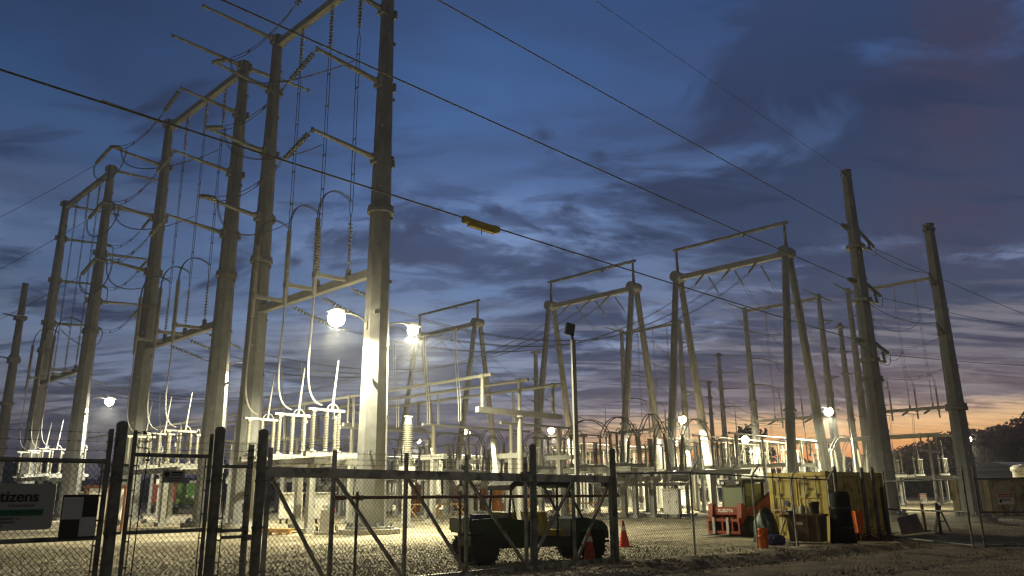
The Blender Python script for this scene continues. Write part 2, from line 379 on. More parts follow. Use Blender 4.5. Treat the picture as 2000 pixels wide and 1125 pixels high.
    fin = mix(1.0, fin, MR(az, -38.0, 2.0, 0.52, 1.0), 'MULTIPLY')
    fin = mix(MR(Y, 0.55, 0.05), fin, (0.088, 0.083, 0.073))       # neutral fill light put into the unseen sky behind the camera
    overhead_dim = MR(el, 80.0, 38.0, 0.6, 1.0)   # sky above the view dimmed to weaken its light on the yard
    L.new(fin, bg.inputs[0]); L.new(overhead_dim, bg.inputs[1])
build_sky()

# ------------------------------------------------------------------ ground
def build_ground():
    nx, ny = 120, 120
    xs = np.concatenate([np.linspace(-1500, -60, 12), np.linspace(-55, 60, 116), np.linspace(70, 1500, 12)])
    ys = np.concatenate([np.linspace(-60, 0, 8), np.linspace(1, 60, 118), np.linspace(66, 160, 12), np.linspace(180, 3000, 10)])
    m = MB(); vs = []
    rr = random.Random(3)
    for y in ys:
        for x in xs:
            z = 0.0
            u = -SY * x + CY * y
            if 4 < y < 60 and abs(x) < 55: z = rr.uniform(-0.012, 0.012)
            if u < 11.5 and x > 2 and 6 < y < 40:                      # rutted lane
                z += 0.03 * math.sin(u * 2.3 + 0.3 * x) * min(1, (x - 2) / 3)
            vs.append((x, y, z))
    k = len(xs); fs = [(j * k + i, j * k + i + 1, (j + 1) * k + i + 1, (j + 1) * k + i) for j in range(len(ys) - 1) for i in range(k - 1)]
    m.add(vs, fs, True); structure(m.build("ground", M_GROUND))
build_ground()

def build_gravel():
    rr = random.Random(5); v = []; f = []
    base = [(1, 0, 0), (0, 1, 0), (-1, 0, 0), (0, -1, 0), (0, 0, 1), (0, 0, -.6)]
    tri = [(0, 1, 4), (1, 2, 4), (2, 3, 4), (3, 0, 4), (1, 0, 5), (2, 1, 5), (3, 2, 5), (0, 3, 5)]
    n = 0
    while n < 60000:
        y = 6.5 + 22 * rr.random() ** 1.7; x = rr.uniform(-0.72, 0.42) * y * 1.05
        u = -SY * x + CY * y
        if u < 11.3 and x > 2.5 and rr.random() < 0.85: continue
        r = 0.012 + 0.032 * rr.random() ** 2.2 + (0.025 if rr.random() < 0.015 else 0)
        a = rr.uniform(0, PI); ca, sa = math.cos(a), math.sin(a); o = len(v)
        for p in base:
            q = [c * r * rr.uniform(0.65, 1.25) for c in p]
            v.append((x + ca * q[0] - sa * q[1] + 0, y + sa * q[0] + ca * q[1], q[2] * 0.8 + r * 0.25))
        f += [tuple(i + o for i in t) for t in tri]; n += 1
    m = MB(); m.add(v, f); o = m.build("gravel", M_STONE); o["kind"] = "stuff"; o["label"] = "loose pale gravel stones scattered over the yard by the gates"; o["category"] = "gravel"
build_gravel()

# ------------------------------------------------------------------ transmission structures
def pole8(m, a, b_, ra, rb): m.cone(a, b_, ra, rb, 8, False, PI / 8)
def make_pole(parent, v, u, h, ra=0.72, rb=0.30, flange=15.1, foot=True):
    m = MB(); pole8(m, (v, u, 0.3), (v, u, h), ra, rb); p = m.build("pole", M_STEEL, parent)
    rf = ra + (rb - ra) * flange / h
    c = MB(); c.cone((v, u, flange - .16), (v, u, flange + .02), rf + .15, rf + .15, 16, True); c.cone((v, u, flange + .05), (v, u, flange + .2), rf + .12, rf + .12, 16, True)
    c.build("flange_ring", M_STEEL, p)
    if foot:
        c = MB(); c.cone((v, u, 0.0), (v, u, 0.22), ra + .62, ra + .62, 20, True); c.build("footing", M_CONC, p)
        c = MB(); c.cone((v, u, 0.22), (v, u, 0.32), ra + .38, ra + .38, 16, True)
        for i in range(14):
            a = 2 * PI * i / 14; x, y = v + (ra + .24) * math.cos(a), u + (ra + .24) * math.sin(a)
            c.cone((x, y, .2), (x, y, .5), .045, .045, 6); c.cone((x, y, .34), (x, y, .42), .08, .08, 6)
        c.build("base_plate", M_STEEL, p)
    first = None
    for i in range(int((h - 4) / 1.6)):
        z = 3.5 + i * 1.6; r = ra + (rb - ra) * z / h
        a = PI * 0.25 + (PI * 0.5 if i % 2 else 0); q = (v + (r + .03) * math.cos(a + PI), u + (r + .03) * math.sin(a + PI), z)
        if first is None:
            first = MB().box((0, 0, 0), (.1, .1, .16)).build("climbing_clip", M_STEEL, p); first.location = q
        else:
            o = first.copy(); COL.objects.link(o); o.parent = p; o.location = q
    c = MB(); c.cone((v, u, h), (v, u, h + .06), rb + .05, rb + .05, 8, False, PI / 8); c.build("top_cap", M_STEEL, p)
    return p
def arm(parent, v, u, z, dv, rise, rp, name="arm"):
    m = MB(); s = 1 if dv > 0 else -1
    m.cone((v + s * rp * .8, u, z), (v + dv, u, z + rise), .15, .075, 8, True)
    m.box((v + s * (rp + .03), u, z), (.16, .5, .55)); m.box((v - s * (rp + .1), u, z), (.14, .34, .46))
    m.box((v + dv, u, z + rise - .03), (.16, .06, .26))
    m.build(name, M_BEAM, parent)
ARMZ = (26.2, 21.95, 17.75)
def hframe(label, v, u1, u2, side, ars=-1, far=False, arms=True, shield=(None, None), tall=None, group=None):
    """two pole dead end frame; side -1: arms toward the road, +1: away"""
    ox, oy = v, u1
    t = ything("dead_end_frame", label, "transmission frame", v, u1, 0, group)
    L2 = u2 - u1
    h1 = tall or 30.0
    make_pole(t, 0, 0, h1); make_pole(t, 0, L2, 30.0)
    m = MB(); m.bar((0, .25, 29.45), (0, L2 - .25, 29.45), .36, .42); m.build("top_beam", M_BEAM, t)
    m = MB(); m.bar((0, .45, 12.05), (0, L2 - .45, 12.05), .36, .40)
    for q in (2.55, 5.4, 8.6): m.box((0, q, 12.4), (.2, .2, .5))
    m.build("lower_beam", M_BEAM, t)
    for q in (2.45, 5.15, 8.45):
        m = MB(); m.bar((ars * .2, q, 12.05), (ars * 1.95, q, 12.0), .16, .18); m.box((ars * 1.9, q, 12.0), (.24, .34, .3)); m.build("arrester_arm", M_BEAM, t)
    for yy in (0, L2):
        if arms:
            for z in ARMZ: arm(t, 0, yy, z, side * 4.0, .33, .72 - .42 * z / 30)
    for yy, sh in ((0, shield[0]), (L2, shield[1])):
        for s in (sh or ()): arm(t, 0, yy, 29.7, s * 4.9, .2, .32, "shield_wire_arm")
    return t
NV, FV, AV = 21.35, 113.05, 67.2
BAYS = ((29.5, 41.15), (45.5, 57.5), (69.7, 81.75))
BN = ("nearest the gate", "in the middle of the row", "at the far end of the row")
FRN = ("tall two pole steel frame rising behind the sliding gate, nearest of its row",
       "second two pole steel frame of the front row with arms toward the road",
       "third two pole steel frame of the front row, at the left edge, arms pointing inward")
hframe(FRN[0], NV, *BAYS[0], -1, shield=((-1,), (-1,)), group="front row of steel dead end frames")
hframe(FRN[1], NV, *BAYS[1], -1, shield=((-1, 1), (-1,)), group="front row of steel dead end frames")
hframe(FRN[2], NV, *BAYS[2], 1, shield=((1,), (1,)), group="front row of steel dead end frames")
FFN = ("far two pole frame at the right against the orange sunset, one pole extra tall",
       "far two pole frame in the middle of the back row, beside the round tree",
       "far two pole frame at the left end of the back row")
hframe(FFN[0], FV, *BAYS[0], 1, 1, shield=((), (1, -1)), tall=36.6, group="back row of steel dead end frames")
hframe(FFN[1], FV, *BAYS[1], 1, 1, shield=((1, -1), (-1,)), group="back row of steel dead end frames")
hframe(FFN[2], FV, *BAYS[2], 1, 1, shield=((1,), (-1, 1)), group="back row of steel dead end frames")

def aframe(label, u1, u2):
    t = ything("takeoff_frame", label, "A frame tower", AV, u1, 0, "A frame towers across the middle of the yard")
    Lw = u2 - u1; zt = 22.85
    for q in (0, Lw):
        for s in (-1, 1):
            m = MB(); pole8(m, (s * 4.0, q, .3), (s * .42, q, zt), .46, .30); lg = m.build("leg", M_STEEL, t)
            c = MB(); c.cone((s * 4.02, q, 0), (s * 4.02, q, .3), .9, .9, 14, True); c.build("footing", M_CONC, lg)
            k = .34; rr_ = .46 - .16 * k
            c = MB(); px = s * (4.0 - 3.58 * .36); c.cone((px, q, 8.2), (px - s * .02, q, 8.35), .58, .58, 12); c.build("flange_ring", M_STEEL, lg)
        m = MB(); m.cone((-.75, q, zt + .1), (.75, q, zt + .1), .55, .55, 14, True); m.build("head", M_STEEL, t)
        m = MB(); m.cone((0, q, zt + .5), (0, q, 25.9), .16, .12, 8, True); m.cone((0, q, 25.9), (0, q, 26.8), .02, .008, 5); m.build("mast", M_STEEL, t)
    m = MB(); m.bar((0, -.1, zt), (0, Lw + .1, zt), .5, .5); m.build("main_beam", M_BEAM, t)
    m = MB(); m.cone((0, -.35, 25.85), (0, Lw + .35, 25.85), .17, .17, 10, True); m.box((0, Lw * .35, 25.6), (.1, .2, .25)); m.build("shield_beam", M_STEEL, t)
AFU = ((29.5, 41.2), (46.7, 58.5), (71.1, 82.75))
for (a, b_), l in zip(AFU, ("large A frame tower right of center, nearest of its row", "middle A frame tower behind the dark lamp post", "smallest A frame tower left of center behind the second bright lamp")):
    aframe(l, a, b_)

# ------------------------------------------------------------------ insulators and conductors
def string_mesh(m, a, b_, r=.13, pitch=.2):
    a, b_ = Vector(a), Vector(b_); Ln = (b_ - a).length; d = (b_ - a) / Ln; n = max(4, int((Ln - .5) / pitch))
    m.cone(a, a + d * .25, .025, .025, 5); m.cone(b_ - d * .25, b_, .03, .03, 5)
    prof = [(0.0, .03)]; s, e = .25 / Ln, 1 - .25 / Ln
    for i in range(n):
        t = s + (e - s) * (i + .1) / n; dt = (e - s) / n
        prof += [(t, .03), (t + .14 * dt, r * .35), (t + .30 * dt, r), (t + .40 * dt, r), (t + .46 * dt, .03)]
    prof.append((1, .03)); m.lathe(a, b_, prof, 9)
def istring(label, group, a, b_, r=.13):         # a, b in yard coordinates
    o = Vector(a); m = MB(); string_mesh(m, (0, 0, 0), Vector(b_) - o, r)
    return ymesh(m, "insulator_string", M_BELL, label, "insulator string", *a, group=group)
def ywire(label, group, lines, r=.022, m_=None, spacers=0, cat="conductor", name="conductor"):
    o = Vector(lines[0][0]); m = MB()
    for ln in lines: m.tube([Vector(p) - o for p in ln], r, 5)
    if spacers and len(lines) == 2:
        k = len(lines[0])
        for i in range(spacers):
            j = int((i + 1) * (k - 1) / (spacers + 1)); m.bar(Vector(lines[0][j]) - o, Vector(lines[1][j]) - o, .06, .06)
    return ymesh(m, name, m_ or M_WIRE, label, cat, *lines[0][0], group=group)
LV = ("upper", "middle", "lower")
PH = ("right hand", "center", "left hand")
def pair(pts, d=(0, .0, 0)): return [off(pts, Vector(d) * .5), off(pts, Vector(d) * -.5)]

def dress_hframe(v, u1, u2, side, nm, ars=-1, full=True):
    """strings, risers, phase spans and drops of one frame"""
    L2 = u2 - u1; tv = v + side * 4.0
    rq = (2.55, 5.4, 8.6); aq = (2.45, 5.15, 8.45)
    g1 = "insulator strings on the " + nm; g2 = "conductors of the " + nm
    tapz = (24.4, 20.4, 16.6)
    for i in range(3):
        # vertical risers between the beams
        y = u1 + rq[i]
        istring("insulator string hanging from the top beam of the %s, %s one" % (nm, PH[i]), g1, (v, y, 29.25), (v, y, 26.2))
        istring("insulator string standing on the lower beam of the %s, %s one" % (nm, PH[i]), g1, (v, y, 15.4), (v, y, 12.65))
        pts = [(v, y, 26.2), (v, y, 25.8)] + [(v, y, 25.8 - k * 1.0) for k in range(1, 10)] + [(v, y, 15.8), (v, y, 15.4)]
        A = [Vector(p) + Vector((0, .0 if k in (0, len(pts) - 1) else .13, 0)) for k, p in enumerate(pts)]
        B = [Vector(p) - Vector((0, .0 if k in (0, len(pts) - 1) else .13, 0)) for k, p in enumerate(pts)]
        ywire("twin vertical conductor between the beams of the %s, %s one" % (nm, PH[i]), g2, [A, B], .02, None, 4)
        # arrester on its arm, arc to riser, drop
        ya, va = u1 + aq[i], v + ars * 1.95
        t = ything("surge_arrester", "tall surge arrester on the lower beam arm, %s, %s one" % (nm, PH[i]), "surge arrester", va, ya, 0, "surge arresters of the " + nm)
        m = MB(); m.sheds((0, 0, 12.2), (0, 0, 14.6), .09, .15, 16, 9); m.build("porcelain_stack", M_PORC, t)
        m = MB(); m.cone((0, 0, 10.9), (0, 0, 12.2), .11, .11, 9); m.build("lower_body", M_SUP, t)
        m = MB(); m.cone((0, 0, 14.6), (0, 0, 14.85), .12, .12, 9); m.build("top_cap", M_SUP, t)
        arc = bez((va, ya, 14.85), (va, ya, 16.6), (v + ars * .9, y, 16.9), (v, y, 16.3), 12)
        ywire("curved lead arching from arrester to riser on the %s, %s one" % (nm, PH[i]), g2, pair(arc, (0, .16, 0)), .025, M_WIRE)
        # phase conductor along the arm tips
        z = ARMZ[i] + .3
        if full:
            istring("strain insulator string at the right pole %s arm of the %s" % (LV[i], nm), g1, (tv, u1 + .1, z), (tv, u1 + 2.6, z - .75), .14)
            istring("strain insulator string at the left pole %s arm of the %s" % (LV[i], nm), g1, (tv, u2 - .1, z), (tv, u2 - 2.2, z - .75), .14)
            sp = sagpts((tv, u1 + 2.6, z - .75), (tv, u2 - 2.2, z - .75), .55, 12)
            ywire("twin conductor slung between the %s arms of the %s" % (LV[i], nm), g2, pair(sp, (.1, 0, .3)), .022, M_WIRE, 2)
            yj = u2 - 2.4
            jm = bez((tv, yj, z - .8), (tv + side * .2, yj - .3, tapz[i] - 1.6), (v + side * 2.2, y + .8, tapz[i] - 1.6), (v + side * .15, y, tapz[i]), 14)
            ywire("jumper loop from the %s arm conductor to a riser of the %s" % (LV[i], nm), g2, pair(jm, (0, .14, 0)), .02)
    return t
BNM = ("nearest front frame", "second front frame", "third front frame")
FNM = ("far right frame", "far middle frame", "far left frame")
for i, (a, b_) in enumerate(BAYS):
    dress_hframe(NV, a, b_, -1 if i < 2 else 1, BNM[i], -1)
    dress_hframe(FV, a, b_, 1, FNM[i], 1)

# spans from the lower beams to the A frames
def span(v0, u0_, v1, u1_, nm, i, s, far=False):
    g = "spans between the frames and the A frame towers"
    a, b_ = Vector((v0, u0_, 11.85)), Vector((v1, u1_, 22.6))
    d = (b_ - a).normalized()
    a2 = a + Vector((s * 2.7, 0, -.75)); b2 = b_ + Vector((-s * 2.0, 0, -1.55))
    istring("strain string under the lower beam of the %s, %s one" % (nm, PH[i]), "strain strings toward the A frames", tuple(a), tuple(a2), .13)
    istring("slanted string under the A frame beam toward the %s, %s one" % (nm, PH[i]), "slanted strings under the A frame beams", tuple(b_), tuple(b2), .12)
    sp = sagpts(a2, b2, 3.6, 18)
    ywire("long sagging span from the %s up to its A frame, %s one" % (nm, PH[i]), g, pair(sp, (0, .3, 0)), .02, M_WIRE, 5)
    # dropper
    p = sp[2]; q = Vector((p.x + s * .6, p.y + .2, 5.6))
    ywire("dropper hanging from the span of the %s, %s one" % (nm, PH[i]), "droppers under the spans", pair(bez(p, p - Vector((0, 0, 2.5)), q + Vector((0, 0, 2.2)), q, 10), (0, .2, 0)), .022, M_WIREL)
for i, (a, b_) in enumerate(BAYS):
    A = AFU[i]
    for k, q in enumerate((2.9, 5.6, 8.5)):
        span(NV + .3, a + q, AV - .3, A[0] + q, BNM[i], k, 1)
        span(FV - .3, a + q, AV + .3, A[0] + q, FNM[i], k, -1)

# lead drops from the arresters to the switches
for i, (a, b_) in enumerate(BAYS):
    for k, q in enumerate((2.45, 5.15, 8.45)):
        va, ya = NV - 1.95, a + q
        d = bez((va, ya, 10.9), (va + .1, ya + .05, 8.6), (va - .25, ya + .5, 6.0), (va + .75, ya + .0, 5.75), 14)
        ywire("pale lead dropping from arrester to switch under the %s, %s one" % (BNM[i], PH[k]), "leads down to the front switches", pair(d, (0, .09, 0)), .024, M_WIREL)

# ------------------------------------------------------------------ switchgear
def post_ins(parent, x, y, z0, z1, r=.07, rs=.118, n=None, name="post_insulator"):
    m = MB(); m.cone((x, y, z0), (x, y, z0 + .12), r * 1.5, r * 1.2, 10); m.sheds((x, y, z0 + .12), (x, y, z1 - .12), r, rs, n or int((z1 - z0) / .085), 10)
    m.cone((x, y, z1 - .12), (x, y, z1), r * 1.2, r * 1.3, 10)
    return m.build(name, M_PORC, parent)
def make_switch(label, group, v, u, z, opened=True, d=1):
    """one phase of a vertical break switch; runs 3.3 m along the yard's depth"""
    t = ything("disconnect_switch", label, "disconnect switch", v, u, z, group)
    m = MB(); m.bar((-.35 * d, 0, .0), (3.65 * d, 0, .0), .26, .22)
    for x in (0, 1.35, 3.2): m.box((x * d, 0, .14), (.3, .3, .06))
    m.build("base_beam", M_SUP, t)
    h = 1.8
    for x in (0.0, .72, 1.38, 3.2): post_ins(t, x * d, 0, .15, .15 + h)
    zt = .15 + h
    m = MB(); m.bar((-.3 * d, 0, zt + .1), (.5 * d, 0, zt + .1), .16, .1); m.box((0, 0, zt + .04), (.22, .22, .12)); m.build("terminal_pad", M_ALU, t)
    m = MB(); m.bar((.5 * d, 0, zt + .08), (1.65 * d, 0, zt + .08), .22, .12)
    m.tube(bez((.8 * d, .1, zt + .15), (.9 * d, .1, zt + .5), (1.3 * d, .1, zt + .5), (1.4 * d, .1, zt + .15), 8), .03, 5)
    m.build("hinge", M_ALU, t)
    m = MB()
    if opened: m.cone((1.0 * d, 0, zt + .12), (1.22 * d, 0, zt + 2.5), .07, .03, 8)
    else: m.cone((1.0 * d, 0, zt + .2), (3.25 * d, 0, zt + .2), .06, .045, 8)
    m.build("blade", M_ALU, t)
    m = MB(); m.box((3.2 * d, 0, zt + .1), (.3, .24, .14)); m.tube(bez((3.1 * d, 0, zt + .15), (3.05 * d, 0, zt + .6), (3.35 * d, 0, zt + .6), (3.3 * d, 0, zt + .15), 7), .025, 5)
    m.build("jaw", M_ALU, t)
    return t
def switch_row(where, v, u, z, opened, d=1, gp=3.1):
    g = "disconnect switches " + where
    t = ything("switch_stand", "pale steel stand of columns and beams " + where, "steel stand", v, u, 0, "switch stands")
    xa, xb = .25 * d, 2.9 * d; ya, yb = -.6, gp * 2 + .6
    for x in (xa, xb):
        m = MB(); m.bar((x, ya - .8, z - .28), (x, yb + .8, z - .28), .22, .3); m.build("beam", M_SUP, t)
        for y in (ya + .9, yb - .9):
            m = MB(); m.bar((x, y, 0), (x, y, z - .43), .3, .3); m.box((x, y, .12), (.62, .62, .22)); m.build("column", M_SUP, t)
    m = MB(); m.tube([(xa + .1, yb - .2, z - .4), (xa + .1, yb - .2, .9)], .03, 6); m.box((xa + .12, yb - .2, 1.1), (.25, .35, .5)); m.build("operating_rod", M_SUP, t)
    for k in range(3):
        make_switch("%s phase of the %s switches %s" % (("right hand", "center", "left hand")[k], "open raised blade" if opened else "closed", where), g, v, u + gp * k, z, opened, d)
WB = ("under the nearest front frame", "under the second front frame", "under the third front frame")
for i, (a, b_) in enumerate(BAYS):
    switch_row(WB[i], NV - 1.65, a + 2.4, 3.5, True, 1, 3.02)
    switch_row(("behind the nearest bus bars", "behind the middle bus bars", "behind the far bus bars")[i], 41.2, a + 1.6, 3.4, False, 1, 3.3)
    switch_row(("beyond the nearest breaker", "beyond the middle breaker", "beyond the far breaker")[i], 54.0, a + 1.6, 3.4, i == 1, 1, 3.3)
    switch_row(("behind the nearest A frame", "behind the middle A frame", "behind the smallest A frame")[i], 76.0, a + 1.6, 3.4, True, -1, 3.3)
    switch_row(("in the back yard at the right", "in the back yard center", "in the back yard at the left")[i], 92.0, a + 1.6, 3.4, False, 1, 3.3)
    switch_row(("under the far right frame", "under the far middle frame", "under the far left frame")[i], FV + 1.65, a + 2.4, 3.5, True, -1, 3.02)

def bus_tube(label, v, ua, ub, z, r=.095):
    m = MB(); m.cone((0, 0, 0), (0, ub - ua, 0), r, r, 10); m.cone((0, -.02, 0), (0, .06, 0), r * 1.1, r * 1.1, 10)
    q = 6.0
    while q < ub - ua: m.cone((0, q, 0), (0, q + .5, 0), r * 1.35, r * 1.35, 10); q += 12.3
    ymesh(m, "bus_tube", M_ALU, label, "bus tube", v, ua, z, "long parallel bus tubes")
VB = (29.3, 32.2, 35.1)
for v, nm in zip(VB, ("front", "center", "rear")): bus_tube("long pale tubular bus bar, %s one of the three running behind the big pole" % nm, v, 29.9, 93.0, 7.9)
for v, nm in zip(VB, ("rear", "center", "front")): bus_tube("distant tubular bus bar of the back yard, %s one of three" % nm, 134.4 - v, 28.0, 93.0, 7.9)
def bus_support(label, v, u, g):
    t = ything("bus_support", label, "bus support", v, u, 0, g)
    m = MB(); m.cone((0, 0, .1), (0, 0, 5.9), .2, .15, 10); m.cone((0, 0, 5.82), (0, 0, 5.9), .34, .34, 10); m.box((0, 0, .08), (.8, .8, .16)); m.build("column", M_SUP, t)
    m = MB(); m.bar((-3.3, 0, 6.05), (3.55, 0, 6.05), .26, .3); m.build("cross_beam", M_SUP, t)
    for x in (-2.9, 0, 2.9):
        p = post_ins(t, x, 0, 6.2, 7.78, .075, .135)
        m = MB(); m.box((x, 0, 7.82), (.3, .3, .1)); m.cone((x, -.16, 7.9), (x, .16, 7.9), .14, .14, 10); m.build("clamp", M_ALU, p)
    return t
bs = bus_support("T shaped bus support holding the near ends of the three bus tubes", 32.2, 30.6, "T shaped bus supports")
for u, nm in ((43.2, "behind the large left pole of the nearest frame"), (56.0, "behind the second front frame"), (68.5, "right of the third front frame"), (81.0, "behind the leftmost front pole")):
    dup(bs, W(32.2, u), "T shaped bus support under the tubes " + nm)
for u, nm in ((30.0, "at the right end"), (43.2, "right of center"), (56.0, "at the center"), (68.5, "left of center"), (81.0, "at the left end")):
    dup(bs, W(134.4 - 32.2, u), "distant T shaped bus support in the back yard " + nm)

# links hanging from the main buses to low cross buses
def low_bus(label, u, va, vb, z, ptop, g):
    m = MB(); m.cone((0, 0, 0), (vb - va, 0, 0), .075, .075, 9); m.cone((-.03, 0, 0), (.1, 0, 0), .1, .1, 9); m.cone((vb - va - .1, 0, 0), (vb - va + .03, 0, 0), .1, .1, 9)
    ymesh(m, "bus_tube", M_ALU, label, "bus tube", va, u, z, g)
lk = 0
for i, (a, b_) in enumerate(BAYS):
    bn = ("near the gate", "of the middle bay", "of the far bay")[i]
    for k, (du, va) in enumerate(((8.2, 31.0), (13.2, 28.4), (4.4, 34.0))):
        u = a + du; vb = 40.6
        low_bus("low cross bus tube on porcelain posts %s, %s one" % (bn, ("center", "left", "right")[k]), u, va, vb, 5.85, 7.9, "low cross buses")
        src = VB[(1, 0, 2)[k]]
        ln = [[(src, u - .07, 7.85), (src + .05, u - .07, 7.0), (src + .05, u - .07, 5.9)], [(src, u + .07, 7.85), (src + .05, u + .07, 7.0), (src + .05, u + .07, 5.9)]]
        ywire("twin link from main bus down to a low bus %s, %s one" % (bn, ("center", "left", "right")[k]), "links between main and low buses", ln, .035, M_ALU, 0, "bus link", "bus_link")
        for v_, w_ in ((va + .9, "front"), (39.4, "rear")):
            t = ything("insulator_post", "porcelain post on a steel column carrying a low bus %s, %s %s" % (bn, w_, ("center", "left", "right")[k]), "insulator post", v_, u, 0, "posts under the low buses")
            m = MB(); m.bar((0, 0, 0), (0, 0, 3.75), .28, .28); m.box((0, 0, .1), (.7, .7, .2)); m.build("column", M_SUP, t)
            m = MB(); m.bar((0, -1.1, 3.9), (0, 1.1, 3.9), .28, .3); m.build("bracket", M_SUP, t)
            post_ins(t, 0, 0, 4.05, 5.78, .095, .165)
def ribbed_ct(label, v, u, g, zb=3.0, h=2.3):
    t = ything("voltage_transformer", label, "transformer", v, u, 0, g)
    m = MB(); m.bar((0, 0, 0), (0, 0, zb - .35), .34, .34); m.box((0, 0, .1), (.7, .7, .2)); m.build("pedestal", M_SUP, t)
    m = MB(); m.box((0, 0, zb - .12), (.6, .6, .46)); m.build("base_tank", M_CAB, t)
    m = MB(); m.sheds((0, 0, zb + .1), (0, 0, zb + h), .13, .26, 20, 14); m.build("ribbed_insulator", M_PORC, t)
    m = MB(); m.cone((0, 0, zb + h), (0, 0, zb + h + .35), .2, .16, 12); m.bar((-.25, 0, zb + h + .4), (.25, 0, zb + h + .4), .12, .08); m.build("top_terminal", M_ALU, t)
cts = ((31.2, 43.6, "strongly ribbed voltage transformer just right of the big front pole"), (26.3, 33.2, "ribbed voltage transformer hidden behind the big front pole"),
       (30.2, 60.5, "ribbed voltage transformer between the second and third front frames"), (38.4, 46.0, "ribbed voltage transformer beside the low cross buses"),
       (27.0, 66.0, "ribbed voltage transformer right of the third front frame"), (45.0, 63.0, "ribbed voltage transformer deep in the yard left of center"))
for v, u, l in cts: ribbed_ct(l, v, u, "ribbed voltage transformers")

def breaker(label, v, u, g):
    t = ything("circuit_breaker", label, "circuit breaker", v, u, 0, g)
    m = MB()
    for y in (0, 5.6):
        for x in (-.7, .7): m.bar((x, y, 0), (x, y, 2.1), .2, .2)
    for x in (-.7, .7): m.bar((x, -.4, 2.2), (x, 6.0, 2.2), .2, .22)
    m.box((0, 2.8, .1), (2.2, 6.6, .2)); m.build("frame", M_SUP, t)
    m = MB(); m.box((0, 6.5, 1.5), (.9, .8, 1.7)); m.box((0, 6.92, 1.5), (.7, .03, 1.4)); m.build("control_cabinet", M_CAB, t)
    for k in range(3):
        y = .4 + 2.4 * k
        m = MB(); m.cone((-1.1, y, 2.75), (1.1, y, 2.75), .36, .36, 14); m.cone((-1.2, y, 2.75), (-1.1, y, 2.75), .42, .42, 14); m.cone((1.1, y, 2.75), (1.2, y, 2.75), .42, .42, 14)
        tk = m.build("tank", M_CAB, t)
        for s in (-1, 1):
            a = Vector((s * .75, y, 3.0)); b2 = Vector((s * 1.2, y, 5.6))
            m = MB(); m.cone(a, a.lerp(b2, .2), .22, .18, 10); m.sheds(a.lerp(b2, .2), a.lerp(b2, .95), .09, .17, 20, 10); m.cone(a.lerp(b2, .95), a.lerp(b2, 1.05), .1, .08, 8); m.build("bushing", M_PORC, tk)
    return t
for i, (a, b_) in enumerate(BAYS):
    breaker(("dead tank circuit breaker with six bushings in the nearest bay", "dead tank circuit breaker with six bushings in the middle bay", "dead tank circuit breaker with six bushings in the far left bay")[i], 49.0, a + 1.4, "circuit breakers")
    breaker(("distant circuit breaker in the back right bay", "distant circuit breaker in the back middle bay", "distant circuit breaker in the back left bay")[i], 84.5, a + 1.4, "circuit breakers")
    for k in range(3):
        for s, v0, v1, z1 in ((-1, 47.8, 44.6, 5.5), (1, 50.2, 53.9, 5.5), (-1, 83.3, 76.2, 5.5), (1, 85.7, 91.9, 5.5)):
            y0, y1 = a + 1.8 + 2.4 * k, a + 1.6 + 3.3 * k
            c = bez((v0, y0, 5.7), (v0 + (v1 - v0) * .25, y0, 7.4), (v0 + (v1 - v0) * .75, y1, 7.4), (v1, y1, z1), 12)
            ywire("dark cable arching between %s breaker and its %s switch, %s phase" % (("nearest", "middle", "far left")[i] if v0 < 60 else ("back right", "back middle", "back left")[i], "front" if s < 0 else "rear", PH[k]), "arched breaker leads", pair(c, (0, .3, 0)), .035, M_WIRE)

# cross buses under the A frames and current transformers
for i, (a, b_) in enumerate(BAYS):
    bn = ("nearest", "middle", "far left")[i]
    for k, dy in enumerate((2.1, 5.4, 8.7)):
        u = a + dy
        low_bus("cross bus tube passing under the A frame of the %s bay, %s one" % (bn, PH[k]), u, 57.6, 75.4, 6.2, 0, "cross buses under the A frames")
        for v_, w_ in ((58.6, "front"), (63.2, "second"), (70.6, "third"), (74.6, "rear")):
            t = ything("insulator_post", "%s porcelain post of the %s cross bus in the %s bay" % (w_, PH[k], bn), "insulator post", v_, u, 0, "posts under the A frame cross buses")
            m = MB(); m.bar((0, 0, 0), (0, 0, 4.3), .24, .24); m.box((0, 0, .1), (.6, .6, .2)); m.build("column", M_SUP, t)
            post_ins(t, 0, 0, 4.3, 6.12, .08, .14)
        ribbed_ct("ribbed current transformer in front of the %s breaker, %s one" % (bn, PH[k]), 46.0, a + 1.8 + 2.4 * k, "current transformers", 2.6, 2.2)
    for v_, w_ in ((66.0, "in front of"), (69.2, "behind")):
        t = ything("bus_gantry", "low steel gantry beam %s the A frame line in the %s bay" % (w_, bn), "steel gantry", v_, a, 0, "low steel gantries")
        for y in (.6, 10.8): m = MB(); m.bar((0, y, 0), (0, y, 3.7), .3, .3); m.box((0, y, .12), (.7, .7, .24)); m.build("column", M_SUP, t)
        m = MB(); m.bar((0, .2, 3.85), (0, 11.2, 3.85), .26, .3); m.build("beam", M_SUP, t)
        for y in (3.7, 7.05, 10.3): post_ins(t, 0, y, 4.0, 5.9, .08, .14)

